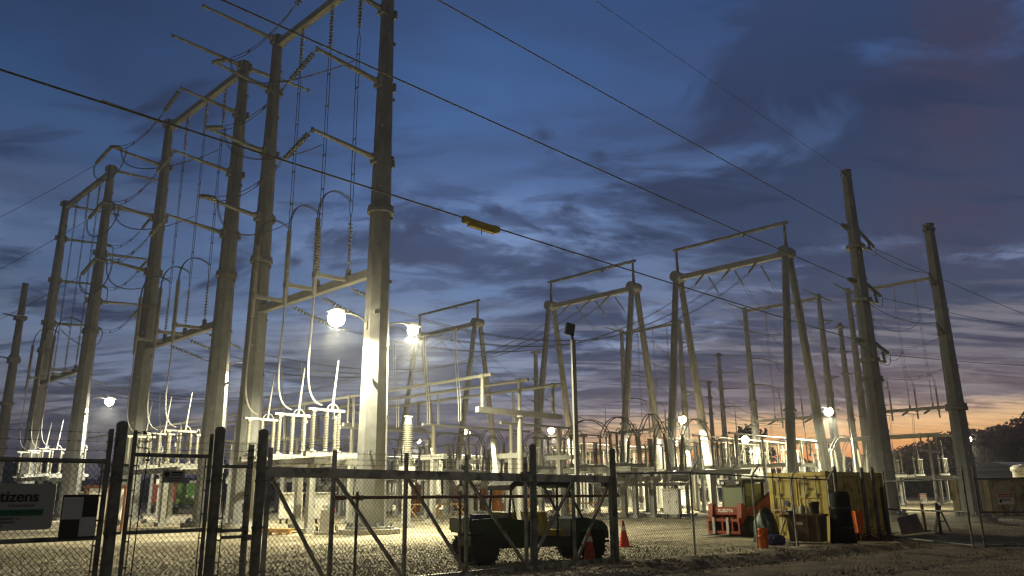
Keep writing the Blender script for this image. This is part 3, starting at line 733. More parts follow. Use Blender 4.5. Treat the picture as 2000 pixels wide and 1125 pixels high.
# thin lightning rods and slim posts among the gear
for n, (v, u, h) in enumerate(((58.0, 44.2, 9.5), (60.0, 63.0, 9.5), (61.5, 33.0, 9.0), (86.0, 40.0, 10.5), (88.0, 52.0, 10.5), (96.0, 62.0, 11), (80.0, 30.5, 9.5), (100.0, 44.0, 11))):
    m = MB(); m.cone((0, 0, 0), (0, 0, h * .7), .11, .08, 8); m.cone((0, 0, h * .7), (0, 0, h), .05, .02, 6); m.cone((0, 0, h * .68), (0, 0, h * .7), .14, .14, 8)
    ymesh(m, "slim_mast", M_SUP, ("slim grey mast with a rod tip, " + ("near the middle breaker", "left of the middle A frame", "near the large A frame foot", "behind the large A frame", "behind the middle A frame", "far back left of center", "far back near the sunset", "far back by the round tree")[n]), "mast", v, u, 0, "slim masts")

# ------------------------------------------------------------------ lamps
def flood(label, v, u, z, dv, du, ml, power, col, r=.26, conduit=False):
    """arm lamp: fixed at (v,u,z), head dv,du further out"""
    t = ything("flood_light", label, "flood light", v, u, z, "yard flood lights")
    e = Vector((dv, du, .32)); a0 = Vector((0, 0, 0)); d = Vector((dv, du, 0)).normalized()
    m = MB(); m.tube(bez(a0, a0 + Vector((dv * .2, du * .2, .42)), e - d * .6 + Vector((0, 0, .12)), e - d * .25, 9), .04, 7); m.box((0, 0, -.05), (.16, .16, .4)); m.build("arm", M_ALU, t)
    m = MB(); sd = Vector((-d.y, d.x, 0))
    m.prism([(-.34, .0), (-.28, .14), (.1, .17), (.36, .08), (.42, 0)], e, d, (0, 0, 1), .34); m.build("housing", M_CAB, t)
    if conduit:
        m = MB(); m.bar((d.x * .02, d.y * .02, .1), (d.x * .17, d.y * .17, -z + .3), .16, .12); m.build("conduit", M_SUP, t)
    m = MB(); c = e + Vector((0, 0, -.02))
    prof = [(.5 - .5 * math.cos(PI * q / 10), max(.02, r * .78 * math.sin(PI * q / 10))) for q in range(11)]
    m.lathe(c + Vector((0, 0, r * .3)), c - Vector((0, 0, r * 1.26)), prof, 16); m.build("lens", ml, t)
    ld = bpy.data.lights.new("flood_light_lamp", 'SPOT'); ld.energy = power; ld.color = col; ld.spot_size = math.radians(168); ld.spot_blend = 0.42 if power < PW * .9 else 0.2; ld.shadow_soft_size = .2
    lo = bpy.data.objects.new("flood_light_lamp", ld); COL.objects.link(lo); lo.parent = t; lo.location = c - Vector((0, 0, r * 1.26 + .06))
    return t
WM = (1.0, 0.92, 0.60); WH = (1.0, 0.94, 0.72)
PW = 19000; PWN = 11500
flood("brightest flood light, large white glow left of the big front pole", NV - .55, 29.5, 9.35, -1.6, .1, M_LENS, PWN * .7, WM, .5)
flood("second bright flood light, just right of the big front pole", NV + .6, 29.5, 9.35, 1.65, .1, M_LENS, PWN * 1.35, WM, .34, True)
flood("flood light on the right pole of the second front frame, mostly hidden by a pole", NV + .6, 45.5, 9.35, 1.5, .1, M_LENS, PWN, WM, .3, True)
flood("flood light with rays at the far left, on the third front frame", NV + .6, 69.7, 9.35, 1.6, .1, M_LENS_W, PWN * 1.2, WH, .44, True)
flood("flood light glaring on the right leg of the large A frame", AV + 2.9, 29.4, 8.7, 3.0, .3, M_LENS, PW * 1.2, WM, .5)
flood("flood light on the left leg of the large A frame", AV + 1.6, 41.2, 8.4, -2.2, .2, M_LENS_O, PW, WM, .46)
flood("flood light on the left leg of the middle A frame", AV + 1.6, 58.5, 8.4, -1.9, .2, M_LENS_O, PW, WM, .46)
flood("flood light low in the sky left of the T shaped bus support", AV - 1.2, 71.1, 8.9, -.9, .2, M_LENS_O, PW, WM, .5)
flood("faint flood light on the smallest A frame", AV + 1.6, 82.75, 8.4, -1.2, .2, M_LENS_W, PW, WM, .3)
flood("flood light in front of the round tree on the far middle frame", FV - .6, 57.5, 9.2, -2.7, .1, M_LENS, PW * 1.3, WM, .7)
flood("flood light on the far left frame behind the large A frame", FV - .6, 69.7, 9.2, -2.9, .1, M_LENS_O, PW * 1.2, WM, .6)
flood("flood light at the right in front of the dark wooded hill", FV + .6, 29.5, 8.0, 4.2, .2, M_LENS, PW * .6, WM, .5)

# ------------------------------------------------------------------ fences and gates
def chain(m, x0, x1, z0, z1, y=0.0, pitch=.085, r=.0032, k=1.08):
    def seg(a, b_, yy):
        d = Vector((b_[0] - a[0], 0, b_[1] - a[1])); 
        if d.length < .02: return
        d.normalize(); nx = Vector((-d.z, 0, d.x)) * r; ny = Vector((0, r, 0))
        A = Vector((a[0], yy, a[1])); B = Vector((b_[0], yy, b_[1])); vs = []
        for p in (A, B): vs += [p + nx, p - nx * .5 + ny * .87, p - nx * .5 - ny * .87]
        m.add(vs, [(0, 1, 4, 3), (1, 2, 5, 4), (2, 0, 3, 5)])
    Hh = z1 - z0; w = Hh / k; c = x0 - w
    while c < x1:
        for s in (1, -1):
            # line from (c, z0) up to (c+w, z1)  or mirrored
            xa, xb = (c, c + w) if s > 0 else (c + w, c)
            t0, t1 = 0.0, 1.0
            dx = xb - xa
            for lim, lo in ((x0, True), (x1, False)):
                t = (lim - xa) / dx
                if (dx > 0) == lo: t0 = max(t0, t)
                else: t1 = min(t1, t)
            if t1 > t0: seg((xa + dx * t0, z0 + Hh * t0), (xa + dx * t1, z0 + Hh * t1), y + s * r * .9)
        c += pitch
def barbs(m, x0, x1, zs, y=0.0, seed=1):
    rr = random.Random(seed)
    for z in zs:
        m.tube([Vector((x0 + (x1 - x0) * i / 8, y, z - .012 * math.sin(PI * i / 8) + rr.uniform(-.004, .004))) for i in range(9)], .0028, 4)
        x = x0 + .06
        while x < x1:
            m.bar((x - .012, y - .01, z - .018), (x + .012, y + .01, z + .018), .004, .004); m.bar((x + .012, y - .01, z - .018), (x - .012, y + .01, z + .018), .004, .004); x += .127
FU = 12.45
def pipe(m, a, b_, r, n=10): m.cone(a, b_, r, r, n)
def gpost(label, v, u=FU, r=.082, h=2.74):
    t = ything("gate_post", label, "gate post", v, u, 0, "thick gate posts")
    m = MB(); pipe(m, (0, 0, 0), (0, 0, h - .05), r, 16); m.build("post", M_FENCE, t)
    m = MB(); m.lathe((0, 0, h - .06), (0, 0, h + .03), [(0, r * 1.06), (.5, r * 1.05), (.8, r * .8), (1, r * .15)], 16); m.build("cap", M_FENCE, t)
    for z in (.45, 1.15, 1.9, 2.12): m = MB(); m.cone((0, 0, z - .02), (0, 0, z + .02), r + .012, r + .012, 16); m.box((r + .03, 0, z), (.07, .03, .035)); m.build("hinge_band", M_FENCE, t)
gpost("thick dark gate post left of the walk gate", 4.43)
gpost("thick dark gate post right of the walk gate", 5.97)
gpost("thick dark gate post at the left end of the sliding gate", 6.74)
gpost("thick dark gate post in the middle, in front of the utility vehicle", 13.52)
gpost("thick dark gate post right of the utility vehicle beside the cone", 16.55)
def leaf(label, v0, v1, ztop, zmid, zbot, up, bstr, seed, fr=.028, name="chain_link_gate"):
    t = ything(name, label, "chain link gate", v0, FU, 0, None); Lw = v1 - v0
    for z, nm in ((ztop, "top_rail"), (zmid, "middle_rail"), (zbot, "bottom_rail")):
        m = MB(); pipe(m, (0, 0, z), (Lw, 0, z), fr); m.build(nm, M_FENCE, t)
    for x in (0, Lw):
        m = MB(); pipe(m, (x, 0, zbot - .04), (x, 0, up), fr * 1.05); m.build("upright", M_FENCE, t)
        s = 1 if x == 0 else -1
        m = MB(); m.box((x + s * .07, 0, (ztop + zbot) / 2), (.014, .012, ztop - zbot))
        for i in range(6): m.box((x + s * .04, 0, zbot + .2 + i * (ztop - zbot) / 6), (.07, .05, .022))
        m.build("tension_bar", M_FENCE, t)
    m = MB(); chain(m, .06, Lw - .06, zbot, ztop); m.build("mesh", M_LINK, t)
    m = MB(); barbs(m, 0, Lw, bstr, 0, seed); m.build("barbed_wire", M_LINK, t)
    return t
leaf("wide chain link gate leaf at the left edge carrying the company sign", -.4, 4.28, 2.17, 1.1, .1, 2.64, (2.32, 2.45, 2.58), 2, .034)
leaf("narrow walk gate with a small warning sign and a looped black cable", 4.63, 5.83, 2.28, 1.15, .1, 2.64, (2.38, 2.49, 2.6), 3, .03)
t = ything("short_fence", "short piece of chain link fence between the walk gate and the sliding gate", "fence", 6.06, FU, 0)
for z in (2.13, 1.12): m = MB(); pipe(m, (0, 0, z), (.52, 0, z), .028); m.build("rail", M_FENCE, t)
m = MB(); pipe(m, (.50, .05, 0), (.50, .05, 2.5), .05); m.build("slim_post", M_GATE, t)
m = MB(); m.box((.06, 0, 1.1), (.014, .012, 2.0)); m.box((.42, 0, 1.1), (.014, .012, 2.0))
for i in range(6):
    m.box((.03, 0, .3 + i * .34), (.07, .05, .022)); m.box((.45, 0, .3 + i * .34), (.07, .05, .022))
m.build("tension_bar", M_FENCE, t)
m = MB(); chain(m, .02, .5, .08, 2.12); m.build("mesh", M_LINK, t)
m = MB(); barbs(m, 0, .5, (2.27, 2.39, 2.51), 0, 9)
for z in (2.27, 2.39, 2.51): m.tube(bez((.4, 0, z), (.62, -.05, z + .06), (.62, -.05, z - .12), (.44, 0, z - .1), 8), .006, 5)
m.build("barbed_wire", M_LINK, t)
m = MB(); m.box((.25, -.03, 1.02), (.42, .02, .05)); m.box((.5, -.03, 1.0), (.12, .05, .09)); m.build("latch", M_FENCE, t)

def sliding_gate():
    v0, v1 = 6.86, 16.45
    t = ything("sliding_gate", "long grey sliding gate with diagonal braces in front of the substation", "sliding gate", v0, FU, 0)
    m = MB(); m.bar((0, 0, 2.05), (v1 - v0, 0, 1.98), .10, .17); m.bar((0, -.055, 2.06), (6.5, -.055, 2.005), .008, .1); m.build("top_rail", M_GATE, t)
    m = MB(); m.bar((0, 0, .10), (v1 - v0, 0, .05), .07, .10); m.build("bottom_rail", M_GATE, t)
    ux = [.04, 8.19 - v0, 9.85 - v0, 11.46 - v0, 13.28 - v0, 14.95 - v0, v1 - v0 - .04]
    for i, x in enumerate(ux):
        m = MB(); m.bar((x, .012, .1), (x, .012, 2.46 if i < 5 else 2.0), .062, .062); m.build("upright", M_GATE, t)
    for i in range(4):
        m = MB(); m.bar((ux[i] + .05, .0, 1.95), (ux[i + 1] - .05, .0, .14), .055, .055); m.build("diagonal_brace", M_GATE, t)
    for a, b_ in (((ux[5], 1.93), (ux[4] + .1, .14)), ((ux[6], 1.93), (ux[5] + .05, .14))):
        m = MB(); m.bar((a[0], 0, a[1]), (b_[0], 0, b_[1]), .055, .055); m.build("diagonal_brace", M_GATE, t)
    m = MB(); chain(m, .05, ux[4], .1, 1.99, -.045); chain(m, ux[4], v1 - v0, .1, 1.94, -.045); m.build("mesh", M_LINK, t)
    m = MB(); barbs(m, 0, ux[4], (2.2, 2.3, 2.41), .0, 5); m.build("barbed_wire", M_LINK, t)
    m = MB(); m.box((ux[4] + .12, .09, 2.02), (.3, .1, .22)); m.box((ux[6] - .1, .09, 1.9), (.2, .1, .2)); m.build("roller_bracket", M_FENCE, t)
sliding_gate()
m = MB(); pipe(m, (0, 0, 1.61), (8.9, 0, 1.57), .035, 8); m.cone((-.18, 0, 1.61), (0, 0, 1.61), .045, .05, 8)
t = ything("barrier_pipe", "rusty horizontal pipe barrier just behind the sliding gate", "barrier", 9.0, 13.3, 0); m.build("pipe", M_RUST, t)
for x in (.35, 3.1, 8.75): m = MB(); pipe(m, (x, .06, 0), (x, .06, 1.72), .03, 8); m.box((x, 0, 1.6), (.08, .18, .1)); m.build("post", M_FENCE, t)

# right hand fence, along measured base points
FP = [Vector((2.62, 20.25, 0)), Vector((4.85, 22.05, 0)), Vector((7.05, 23.75, 0)), Vector((8.65, 25.05, 0)), Vector((10.25, 26.2, 0))]
t = thing("chain_link_fence", "chain link fence with slanted barbed wire arms in front of the loader", "fence", FP[0])
hz = [2.12, 2.16, 2.08, 2.03, 1.99]
for i, p in enumerate(FP):
    q = p - FP[0]
    if i:
        m = MB(); pipe(m, q, q + Vector((0, 0, hz[i] + .03)), .03 if i < 4 else .055, 8)
        m.build("post", M_GATE, t)
        m = MB(); e = q + Vector((.28, .10, hz[i] + .36)); m.bar(q + Vector((0, 0, hz[i])), e, .03, .045); m.build("barb_arm", M_SUP, t)
    if i < len(FP) - 1:
        q2 = FP[i + 1] - FP[0]; d = (q2 - q); ln = d.length; an = math.atan2(d.y, d.x)
        m = MB(); pipe(m, q + Vector((0, 0, hz[i])), q2 + Vector((0, 0, hz[i + 1])), .022, 8); m.build("top_rail", M_FENCE, t)
        m = MB(); chain(m, .02, ln - .02, .04, min(hz[i], hz[i + 1]) - .01); o = m.build("mesh", M_LINK, t); o.location = q; o.rotation_euler = (0, 0, an)
        m = MB()
        for k in range(3):
            f = .35 + .3 * k; m.tube(sagpts(q + Vector((.28, .10, .36)) * f + Vector((0, 0, hz[i])), q2 + Vector((.28, .10, .36)) * f + Vector((0, 0, hz[i + 1])), .02, 6), .0028, 4)
        m.build("barbed_wire", M_LINK, t)
GA, GB, GC = Vector((12.75, 27.7, 0)), Vector((12.85, 22.95, 0)), Vector((18.5, 21.2, 0))
def swing(label, a, b_, sx):
    d = b_ - a; ln = d.length; t = thing("swing_gate", label, "chain link gate", a, math.atan2(d.y, d.x), "pair of swing gates at the right")
    for z, nm in ((1.93, "top_rail"), (1.02, "middle_rail"), (.12, "bottom_rail")):
        m = MB(); pipe(m, (0, 0, z), (ln, 0, z), .026, 8); m.build(nm, M_FENCE, t)
    for x in (0.02, ln - .02): m = MB(); pipe(m, (x, 0, .05), (x, 0, 2.28), .03, 8); m.build("upright", M_FENCE, t)
    m = MB(); chain(m, .03, ln - .03, .1, 1.93); m.build("mesh", M_LINK, t)
    m = MB(); barbs(m, 0, ln, (2.03, 2.13, 2.24), 0, 7); m.build("barbed_wire", M_LINK, t)
    return t
swing("swing gate leaf right of the yellow container, hung on the tall fence post", GA, GB, 1)
swing("swing gate leaf running out of the right edge of the photo", GB + Vector((.25, -.08, 0)), GC, 1)
for p, l in ((Vector((12.55, 28.05, 0)), "dark fence post beside the swing gate hinge"), (Vector((12.2, 28.1, 0)), "pale edged corner post at the end of the yellow container"), (Vector((10.55, 26.35, 0)), "dark corner post at the container door edge")):
    t = thing("fence_post", l, "fence post", p); m = MB(); pipe(m, (0, 0, 0), (0, 0, 2.36), .065, 12); m.build("post", M_FENCE, t)
    m = MB(); m.lathe((0, 0, 2.35), (0, 0, 2.43), [(0, .07), (.6, .06), (1, .01)], 12); m.build("cap", M_FENCE, t)

# signs
def text(parent, body, x, y, z, size, m_, align='LEFT', bold=0.0, rot=(PI / 2, 0, 0), name="lettering"):
    c = bpy.data.curves.new(name, 'FONT'); c.body = body; c.size = size; c.align_x = align; c.offset = bold; c.extrude = .0015
    o = bpy.data.objects.new(name, c); COL.objects.link(o); c.materials.append(m_); bpy.context.view_layer.update()
    me = bpy.data.meshes.new_from_object(o.evaluated_get(bpy.context.evaluated_depsgraph_get())); bpy.data.objects.remove(o)
    o = bpy.data.objects.new(name, me); COL.objects.link(o)
    if not me.materials: me.materials.append(m_)
    o.parent = parent; o.location = (x, y, z); o.rotation_euler = rot
    return o
t = ything("company_sign", "grey company sign with black lettering and a green band on the left gate", "sign", 3.62, FU - .07, 0)
m = MB(); rc = []
for cx_, cz_, a0 in ((-.05, 1.80, 0), (-2.15, 1.80, 90), (-2.15, 1.29, 180), (-.05, 1.29, 270)):
    for k in range(5): a = math.radians(a0 + 22.5 * k); rc.append((cx_ + .05 * math.cos(a), cz_ + .05 * math.sin(a)))
m.prism(rc, (0, 0, 0), (1, 0, 0), (0, 0, 1), .006); m.build("panel", M_SIGN, t)
text(t, "Citizens", -.205, -.006, 1.615, .20, M_INK, 'RIGHT', .0035)
text(t, "Citizens", -.198, -.0068, 1.615, .20, M_INK, 'RIGHT', .0035)
text(t, "Corporation", -.245, -.006, 1.545, .062, M_INK, 'RIGHT')
m = MB(); m.box((-1.05, -.006, 1.47), (1.85, .004, .085)); m.build("green_band", M_SGRN, t)
text(t, "NEW SUBSTATION", -.14, -.011, 1.447, .066, M_INK, 'RIGHT', .001)
text(t, "HIGHWAY 12", -.40, -.006, 1.375, .05, M_INK, 'RIGHT', .001)
for z, x0, x1 in ((1.345, -1.1, -.45), (1.30, -1.0, -.58)):
    x = x0; m = MB()
    while x < x1: m.box((x, -.006, z), (.022, .003, .02)); x += .03
    m.build("printed_line", M_INK, t)
m = MB()
for x, z in ((-.06, 1.81), (-.06, 1.28)): m.cone((x, -.012, z), (x, 0, z), .012, .012, 8)
m.build("bolt", M_SUP, t)
t = ything("notice_board", "black notice board with two pale sheets of paper on the left gate", "notice board", 3.72, FU - .075, 0)
m = MB(); m.box((.235, 0, 1.40), (.47, .012, .60)); m.build("panel", M_INK, t)
for x, z, w, h in ((.14, 1.515, .26, .30), (.355, 1.26, .21, .26)): m = MB(); m.box((x, -.009, z), (w, .004, h)); m.build("paper", M_PAPER, t)
t = ything("warning_sign", "small grey warning sign with printed lines on the walk gate", "sign", 5.09, FU - .07, 0)
m = MB(); m.box((.15, 0, 1.96), (.34, .006, .19)); m.build("panel", M_SIGN, t)
m = MB(); m.cone((.045, -.006, 1.995), (.045, -.002, 1.995), .042, .042, 16)
m.build("round_emblem", M_INK, t)
m = MB(); m.box((.2, -.005, 2.02), (.17, .003, .022)); m.box((.2, -.005, 1.985), (.17, .003, .016)); m.box((.15, -.005, 1.935), (.26, .003, .01)); m.box((.16, -.005, 1.905), (.2, .003, .01)); m.build("printed_line", M_INK, t)
for p, an, l in ((Vector((12.78, 25.1, 0)), -PI / 2, "small white sign with a red header on the left swing gate"), (Vector((13.75, 22.62, 0)), math.atan2(-1.67, 5.4), "small white sign with a red header on the right swing gate")):
    t = thing("danger_sign", l, "sign", p, an); nn = Vector((0, -.05, 0))
    m = MB(); m.box((0, -.05, 1.38), (.40, .006, .30)); m.build("panel", M_WHITE, t)
    m = MB(); m.box((0, -.056, 1.465), (.36, .004, .10)); m.build("red_header", M_SRED, t)
    text(t, "DANGER", 0, -.06, 1.437, .075, M_WHITE, 'CENTER', .002)
    m = MB(); m.box((.02, -.055, 1.37), (.26, .003, .018)); m.box((.02, -.055, 1.33), (.22, .003, .015)); m.box((-.13, -.055, 1.32), (.05, .003, .09)); m.build("printed_line", M_INK, t)
# looped cable on the walk gate
m = MB()
pts = []
for a, b_, c, d in (((4.63, 2.6), (4.76, 2.63), (4.86, 2.66), (4.87, 2.56)), ((4.87, 2.56), (4.88, 2.46), (4.78, 2.46), (4.72, 2.47)), ((4.72, 2.47), (4.63, 2.47), (4.62, 2.36), (4.74, 2.38)), ((4.74, 2.38), (4.86, 2.40), (4.86, 2.30), (4.83, 2.2)), ((4.83, 2.2), (4.79, 1.6), (4.78, 1.2), (4.77, .7)), ((4.77, .7), (4.76, .4), (4.74, .2), (4.80, .02))):
    pts += [(p.x - 4.63, -.05, p.z) for p in bez((a[0], 0, a[1]), (b_[0], 0, b_[1]), (c[0], 0, c[1]), (d[0], 0, d[1]), 7)][(1 if pts else 0):]
m.tube(pts, .008, 6); m.box((.12, -.05, 2.6), (.04, .03, .03)); m.box((.2, -.05, 2.2), (.05, .03, .03))
ymesh(m, "cable", M_DARK, "black cable looped over the walk gate post and hanging to the ground", "cable", 4.63, FU)

# ------------------------------------------------------------------ single poles and long lines
def Z(px, py, z):
    d = P(px, py, 10.0) - Vector((0, 0, CAMH)); s = (z - CAMH) / d.z
    return Vector((0, 0, CAMH)) + d * s
def G(px, py, z=0.0): return Z(px, py, z)
def yc(p): return (CY * p.x + SY * p.y, -SY * p.x + CY * p.y, p.z)
def lone_pole(label, p, h, ra, rb, arms=(), grp=None, flange=11.0):
    t = thing("steel_pole", label, "steel pole", (p.x, p.y, 0), YA, grp)
    make_pole(t, 0, 0, h, ra, rb, flange)
    for z, dv, du in arms:
        m = MB(); m.cone((0, 0, z), (dv, du, z + .25), .11, .06, 7, True); m.box((0, 0, z), (ra * 1.7, ra * 1.7, .3)); m.build("arm", M_BEAM, t)
    return t
R1 = Z(1651.7, 335, 22.0); R2 = Z(1812.8, 440, 16.6)
lone_pole("dark line pole with big insulator strings, tallest pole of the right side", R1, 22.0, .60, .30, (), "line poles at the right", 8.2)
lone_pole("shorter line pole near the right edge, in front of the tan container", R2, 16.6, .50, .27, (), "line poles at the right", 6.0)
for nm, p, h in (("tallest right pole", R1, 22.0), ("shorter right pole", R2, 16.6)):
    t = thing("shield_wire_bracket", "small pointed bracket on top of the " + nm, "bracket", (p.x, p.y, h - .35), YA)
    m = MB(); m.cone((-.25, 0, 0), (-.75, 0, .1), .07, .04, 6); m.cone((.25, 0, 0), (.75, 0, .1), .07, .04, 6); m.cone((0, 0, 0), (0, 0, .12), .36, .36, 10); m.build("bracket_arm", M_STEEL, t)
v1, u1, _ = yc(R1)
def onz(p, py, pxx):
    lo, hi = 0.0, 40.0
    for _i in range(50):
        mzz = (lo + hi) / 2; q = Vector((p.x, p.y, mzz - CAMH)); yy = 562.5 - FPX * q.dot(cu) / q.dot(cf)
        if yy > py: lo = mzz
        else: hi = mzz
    return lo
LZ = [onz(R1, y, 0) for y in (450, 553, 668)]
ends = (P(2330, 716, 110), P(2330, 662, 110), P(2330, 692, 110))
for i, z in enumerate(LZ):
    lv = ("top", "middle", "bottom")[i]
    a = Vector((v1 - .5, u1, z)); b_ = Vector((v1 - 2.1, u1, z - .12))
    istring("polymer strain insulator on the road side of the tallest right pole, %s one" % lv, "insulators of the tallest right pole", tuple(a), tuple(b_), .16)
    far = Vector((v1 - 120, u1, z + .2))
    sp = sagpts(b_, far, .5, 30)
    ywire("long line crossing the sky to the upper left from the tallest right pole, %s one" % lv, "long overhead lines", [sp], .026 if i else .024)
    e = Vector(yc(ends[i])); c = Vector((v1 + .4, u1 - .1, z + .15)); d = (e - c).normalized(); q = c + d * 2.3 - Vector((0, 0, .9))
    istring("ribbed strain insulator on the far side of the tallest right pole, %s one" % lv, "insulators of the tallest right pole", tuple(c), tuple(q), .13)
    ywire("line leaving to the right edge from the tallest right pole, %s one" % lv, "lines leaving to the right", [sagpts(q, e, 1.2, 20)], .022)
    jm = bez(q, q + Vector((-.6, -.2, -1.3)), b_ + Vector((1.5, -.9, -1.6)), b_ + Vector((.2, 0, 0)), 14)
    ywire("jumper loop around the tallest right pole, %s one" % lv, "jumper loops of the tallest right pole", [jm], .02)
    # stand-off brackets
    m = MB(); m.bar((.3, -.35, 0), (1.0, -.55, -.1), .12, .1); m.sheds((1.0, -.55, -.1), (.75, -.55, .55), .05, .13, 6, 9); m.cone((0, 0, -.12), (0, 0, .12), .62, .62, 8, False)
    ymesh(m, "standoff_bracket", M_BELL, "stand off insulator bracket on the tallest right pole, %s one" % lv, "bracket", v1, u1, z - 1.15, "stand off brackets")
ywire("thin shield wire rising to the upper right sky from the tallest right pole", "long overhead lines", [sagpts((v1 - .6, u1, 21.9), (v1 - 120, u1, 22.4), .4, 24)], .012)
# yellow line cover
_d = P(940, 477, 10) - Vector((0, 0, CAMH)); _n = Vector((-SY, CY, 0)); mk = Vector((0, 0, CAMH)) + _d * (u1 / _d.dot(_n)); mv, mu, mz = yc(mk)
_f = (v1 - 2.1 - mv) / 117.9; mz = LZ[2] - .12 + _f * .32 - .5 * 4 * _f * (1 - _f)
t = ything("line_cover", "yellow tubular cover clamped around the lowest long line in the sky", "line cover", mv, u1, mz - .05)
m = MB(); m.cone((-.72, 0, 0), (.72, 0, 0), .105, .105, 10); m.cone((-.76, 0, 0), (-.56, 0, 0), .125, .125, 10); m.cone((.56, 0, 0), (.76, 0, 0), .125, .125, 10); m.build("upper_shell", M_YEL, t)
m = MB(); m.bar((-.55, 0, -.13), (.6, 0, -.13), .15, .09); m.build("lower_flap", M_YEL, t)
m = MB(); m.cone((0, 0, -.15), (.02, 0, -.33), .014, .014, 6); m.build("pull_ring", M_DARK, t)
v2, u2, _ = yc(R2)
for i, (y, ya) in enumerate(((548, 462), (643, 585))):
    z = onz(R2, y, 0)
    t = ything("wire_bracket", "short bracket with a hanging insulator on the shorter right pole, %s one" % ("upper", "lower")[i], "bracket", v2, u2, z, "brackets of the shorter right pole")
    m = MB(); m.cone((-.3, 0, -.3), (-1.3, 0, .2), .08, .05, 7); m.cone((.3, 0, .0), (.75, 0, .12), .07, .05, 7); m.build("arm", M_STEEL, t)
    m = MB(); m.sheds((-1.2, 0, .1), (-1.2, 0, -.55), .05, .1, 6, 8); m.build("insulator", M_BELL, t)
    ywire("wire running from the tallest right pole down to the shorter right pole, %s one" % ("upper", "lower")[i], "wires between the right poles", [sagpts((v1 + .5, u1, onz(R1, ya, 0)), (v2 - 1.25, u2, z + .2), .5, 14)], .02)
p = Z(50, 555, 24.0)
lone_pole("slim steel pole at the left edge with short spikes", p, 24.0, .62, .3, ((20.3, -1.6, .2), (15.8, -1.6, .2), (11.2, -1.6, .2), (20.2, .6, 0), (15.6, .6, 0)), "line poles at the back", 16.0)
for (px, py, h, l, ar) in ((1403, 690, 28, "distant pole with long arms, left of the round tree", ((27.6, 4.2, -2.0), (27.6, -3, 3), (24.2, 4.0, -2), (21, 4.0, -2), (17.5, 3.6, -2))),
                       (1384, 745, 25, "distant pole with a bent top arm, beside the pole with long arms", ((24.8, -3.4, 1.5), (21.5, -2.5, 1), (18, -2.5, 1))),
                       (1640, 632, 27, "distant pole half hidden behind the tallest right pole, with a side arm", ((26.4, 2.6, -1), (22.5, 2.6, -1), (19, 2.6, -1))),
                       (1046, 686, 24, "distant slim pole left of the dark lamp post", ((23.8, 1.2, -.6), (19.5, 1.6, -.8), (16, 1.6, -.8)))):
    lone_pole(l, Z(px, py, h), h, .62, .32, ar, "line poles at the back", 12.0)
# outgoing lines at the left
for i, (ya, xe, ye) in enumerate(((292, -260, 520), (405, -260, 620), (510, -260, 712))):
    z = ARMZ[i] + .28; a = Vector((NV - 4.0, 57.4, z)); e = Vector(yc(P(xe, ye, 120))); d = (e - a).normalized(); q = a + d * 2.9 - Vector((0, 0, .9))
    istring("strain insulator pointing to the left edge from the second front frame, %s one" % LV[i], "strain insulators toward the left", tuple(a), tuple(q), .14)
    ywire("thin line leaving over the left edge, %s one" % LV[i], "lines leaving to the left", [sagpts(q, e, 1.5, 20)], .02)
    jm = bez(q, q + Vector((-.3, -.3, -2.2)), a + Vector((.8, -1.0, -3.0)), a + Vector((.3, -2.4, -.8)), 14)
    ywire("jumper loop below the left arm of the second front frame, %s one" % LV[i], "jumper loops at the left", pair(jm, (0, .2, 0)), .022)

# dark lamp post
pp = P(1128, 960, 30); t = thing("lamp_post", "unlit lamp post with a square black head, rising in the middle of the yard", "lamp post", (pp.x, pp.y, 0), 0.35)
ht = onz(pp, 664, 0); m = MB(); m.bar((0, 0, 0), (0, 0, ht), .15, .15); m.build("pole", M_STEEL, t)
m = MB(); m.cone((0, 0, ht - .05), (-.04, 0, ht + .22), .06, .05, 8); m.box((-.04, 0, ht + .2), (.14, .14, .1)); m.build("bracket", M_DARK, t)
m = MB(); a = Vector((-.12, 0, ht + .42)); m.box(a, (.38, .12, .46), (Vector((.97, .1, -.2)).normalized(), Vector((-.1, .99, 0)).normalized(), Vector((.2, 0, .98)).normalized())); m.build("head", M_DARK, t)
m = MB(); m.box((0, 0, .15), (.5, .5, .3)); m.build("footing", M_CONC, t)

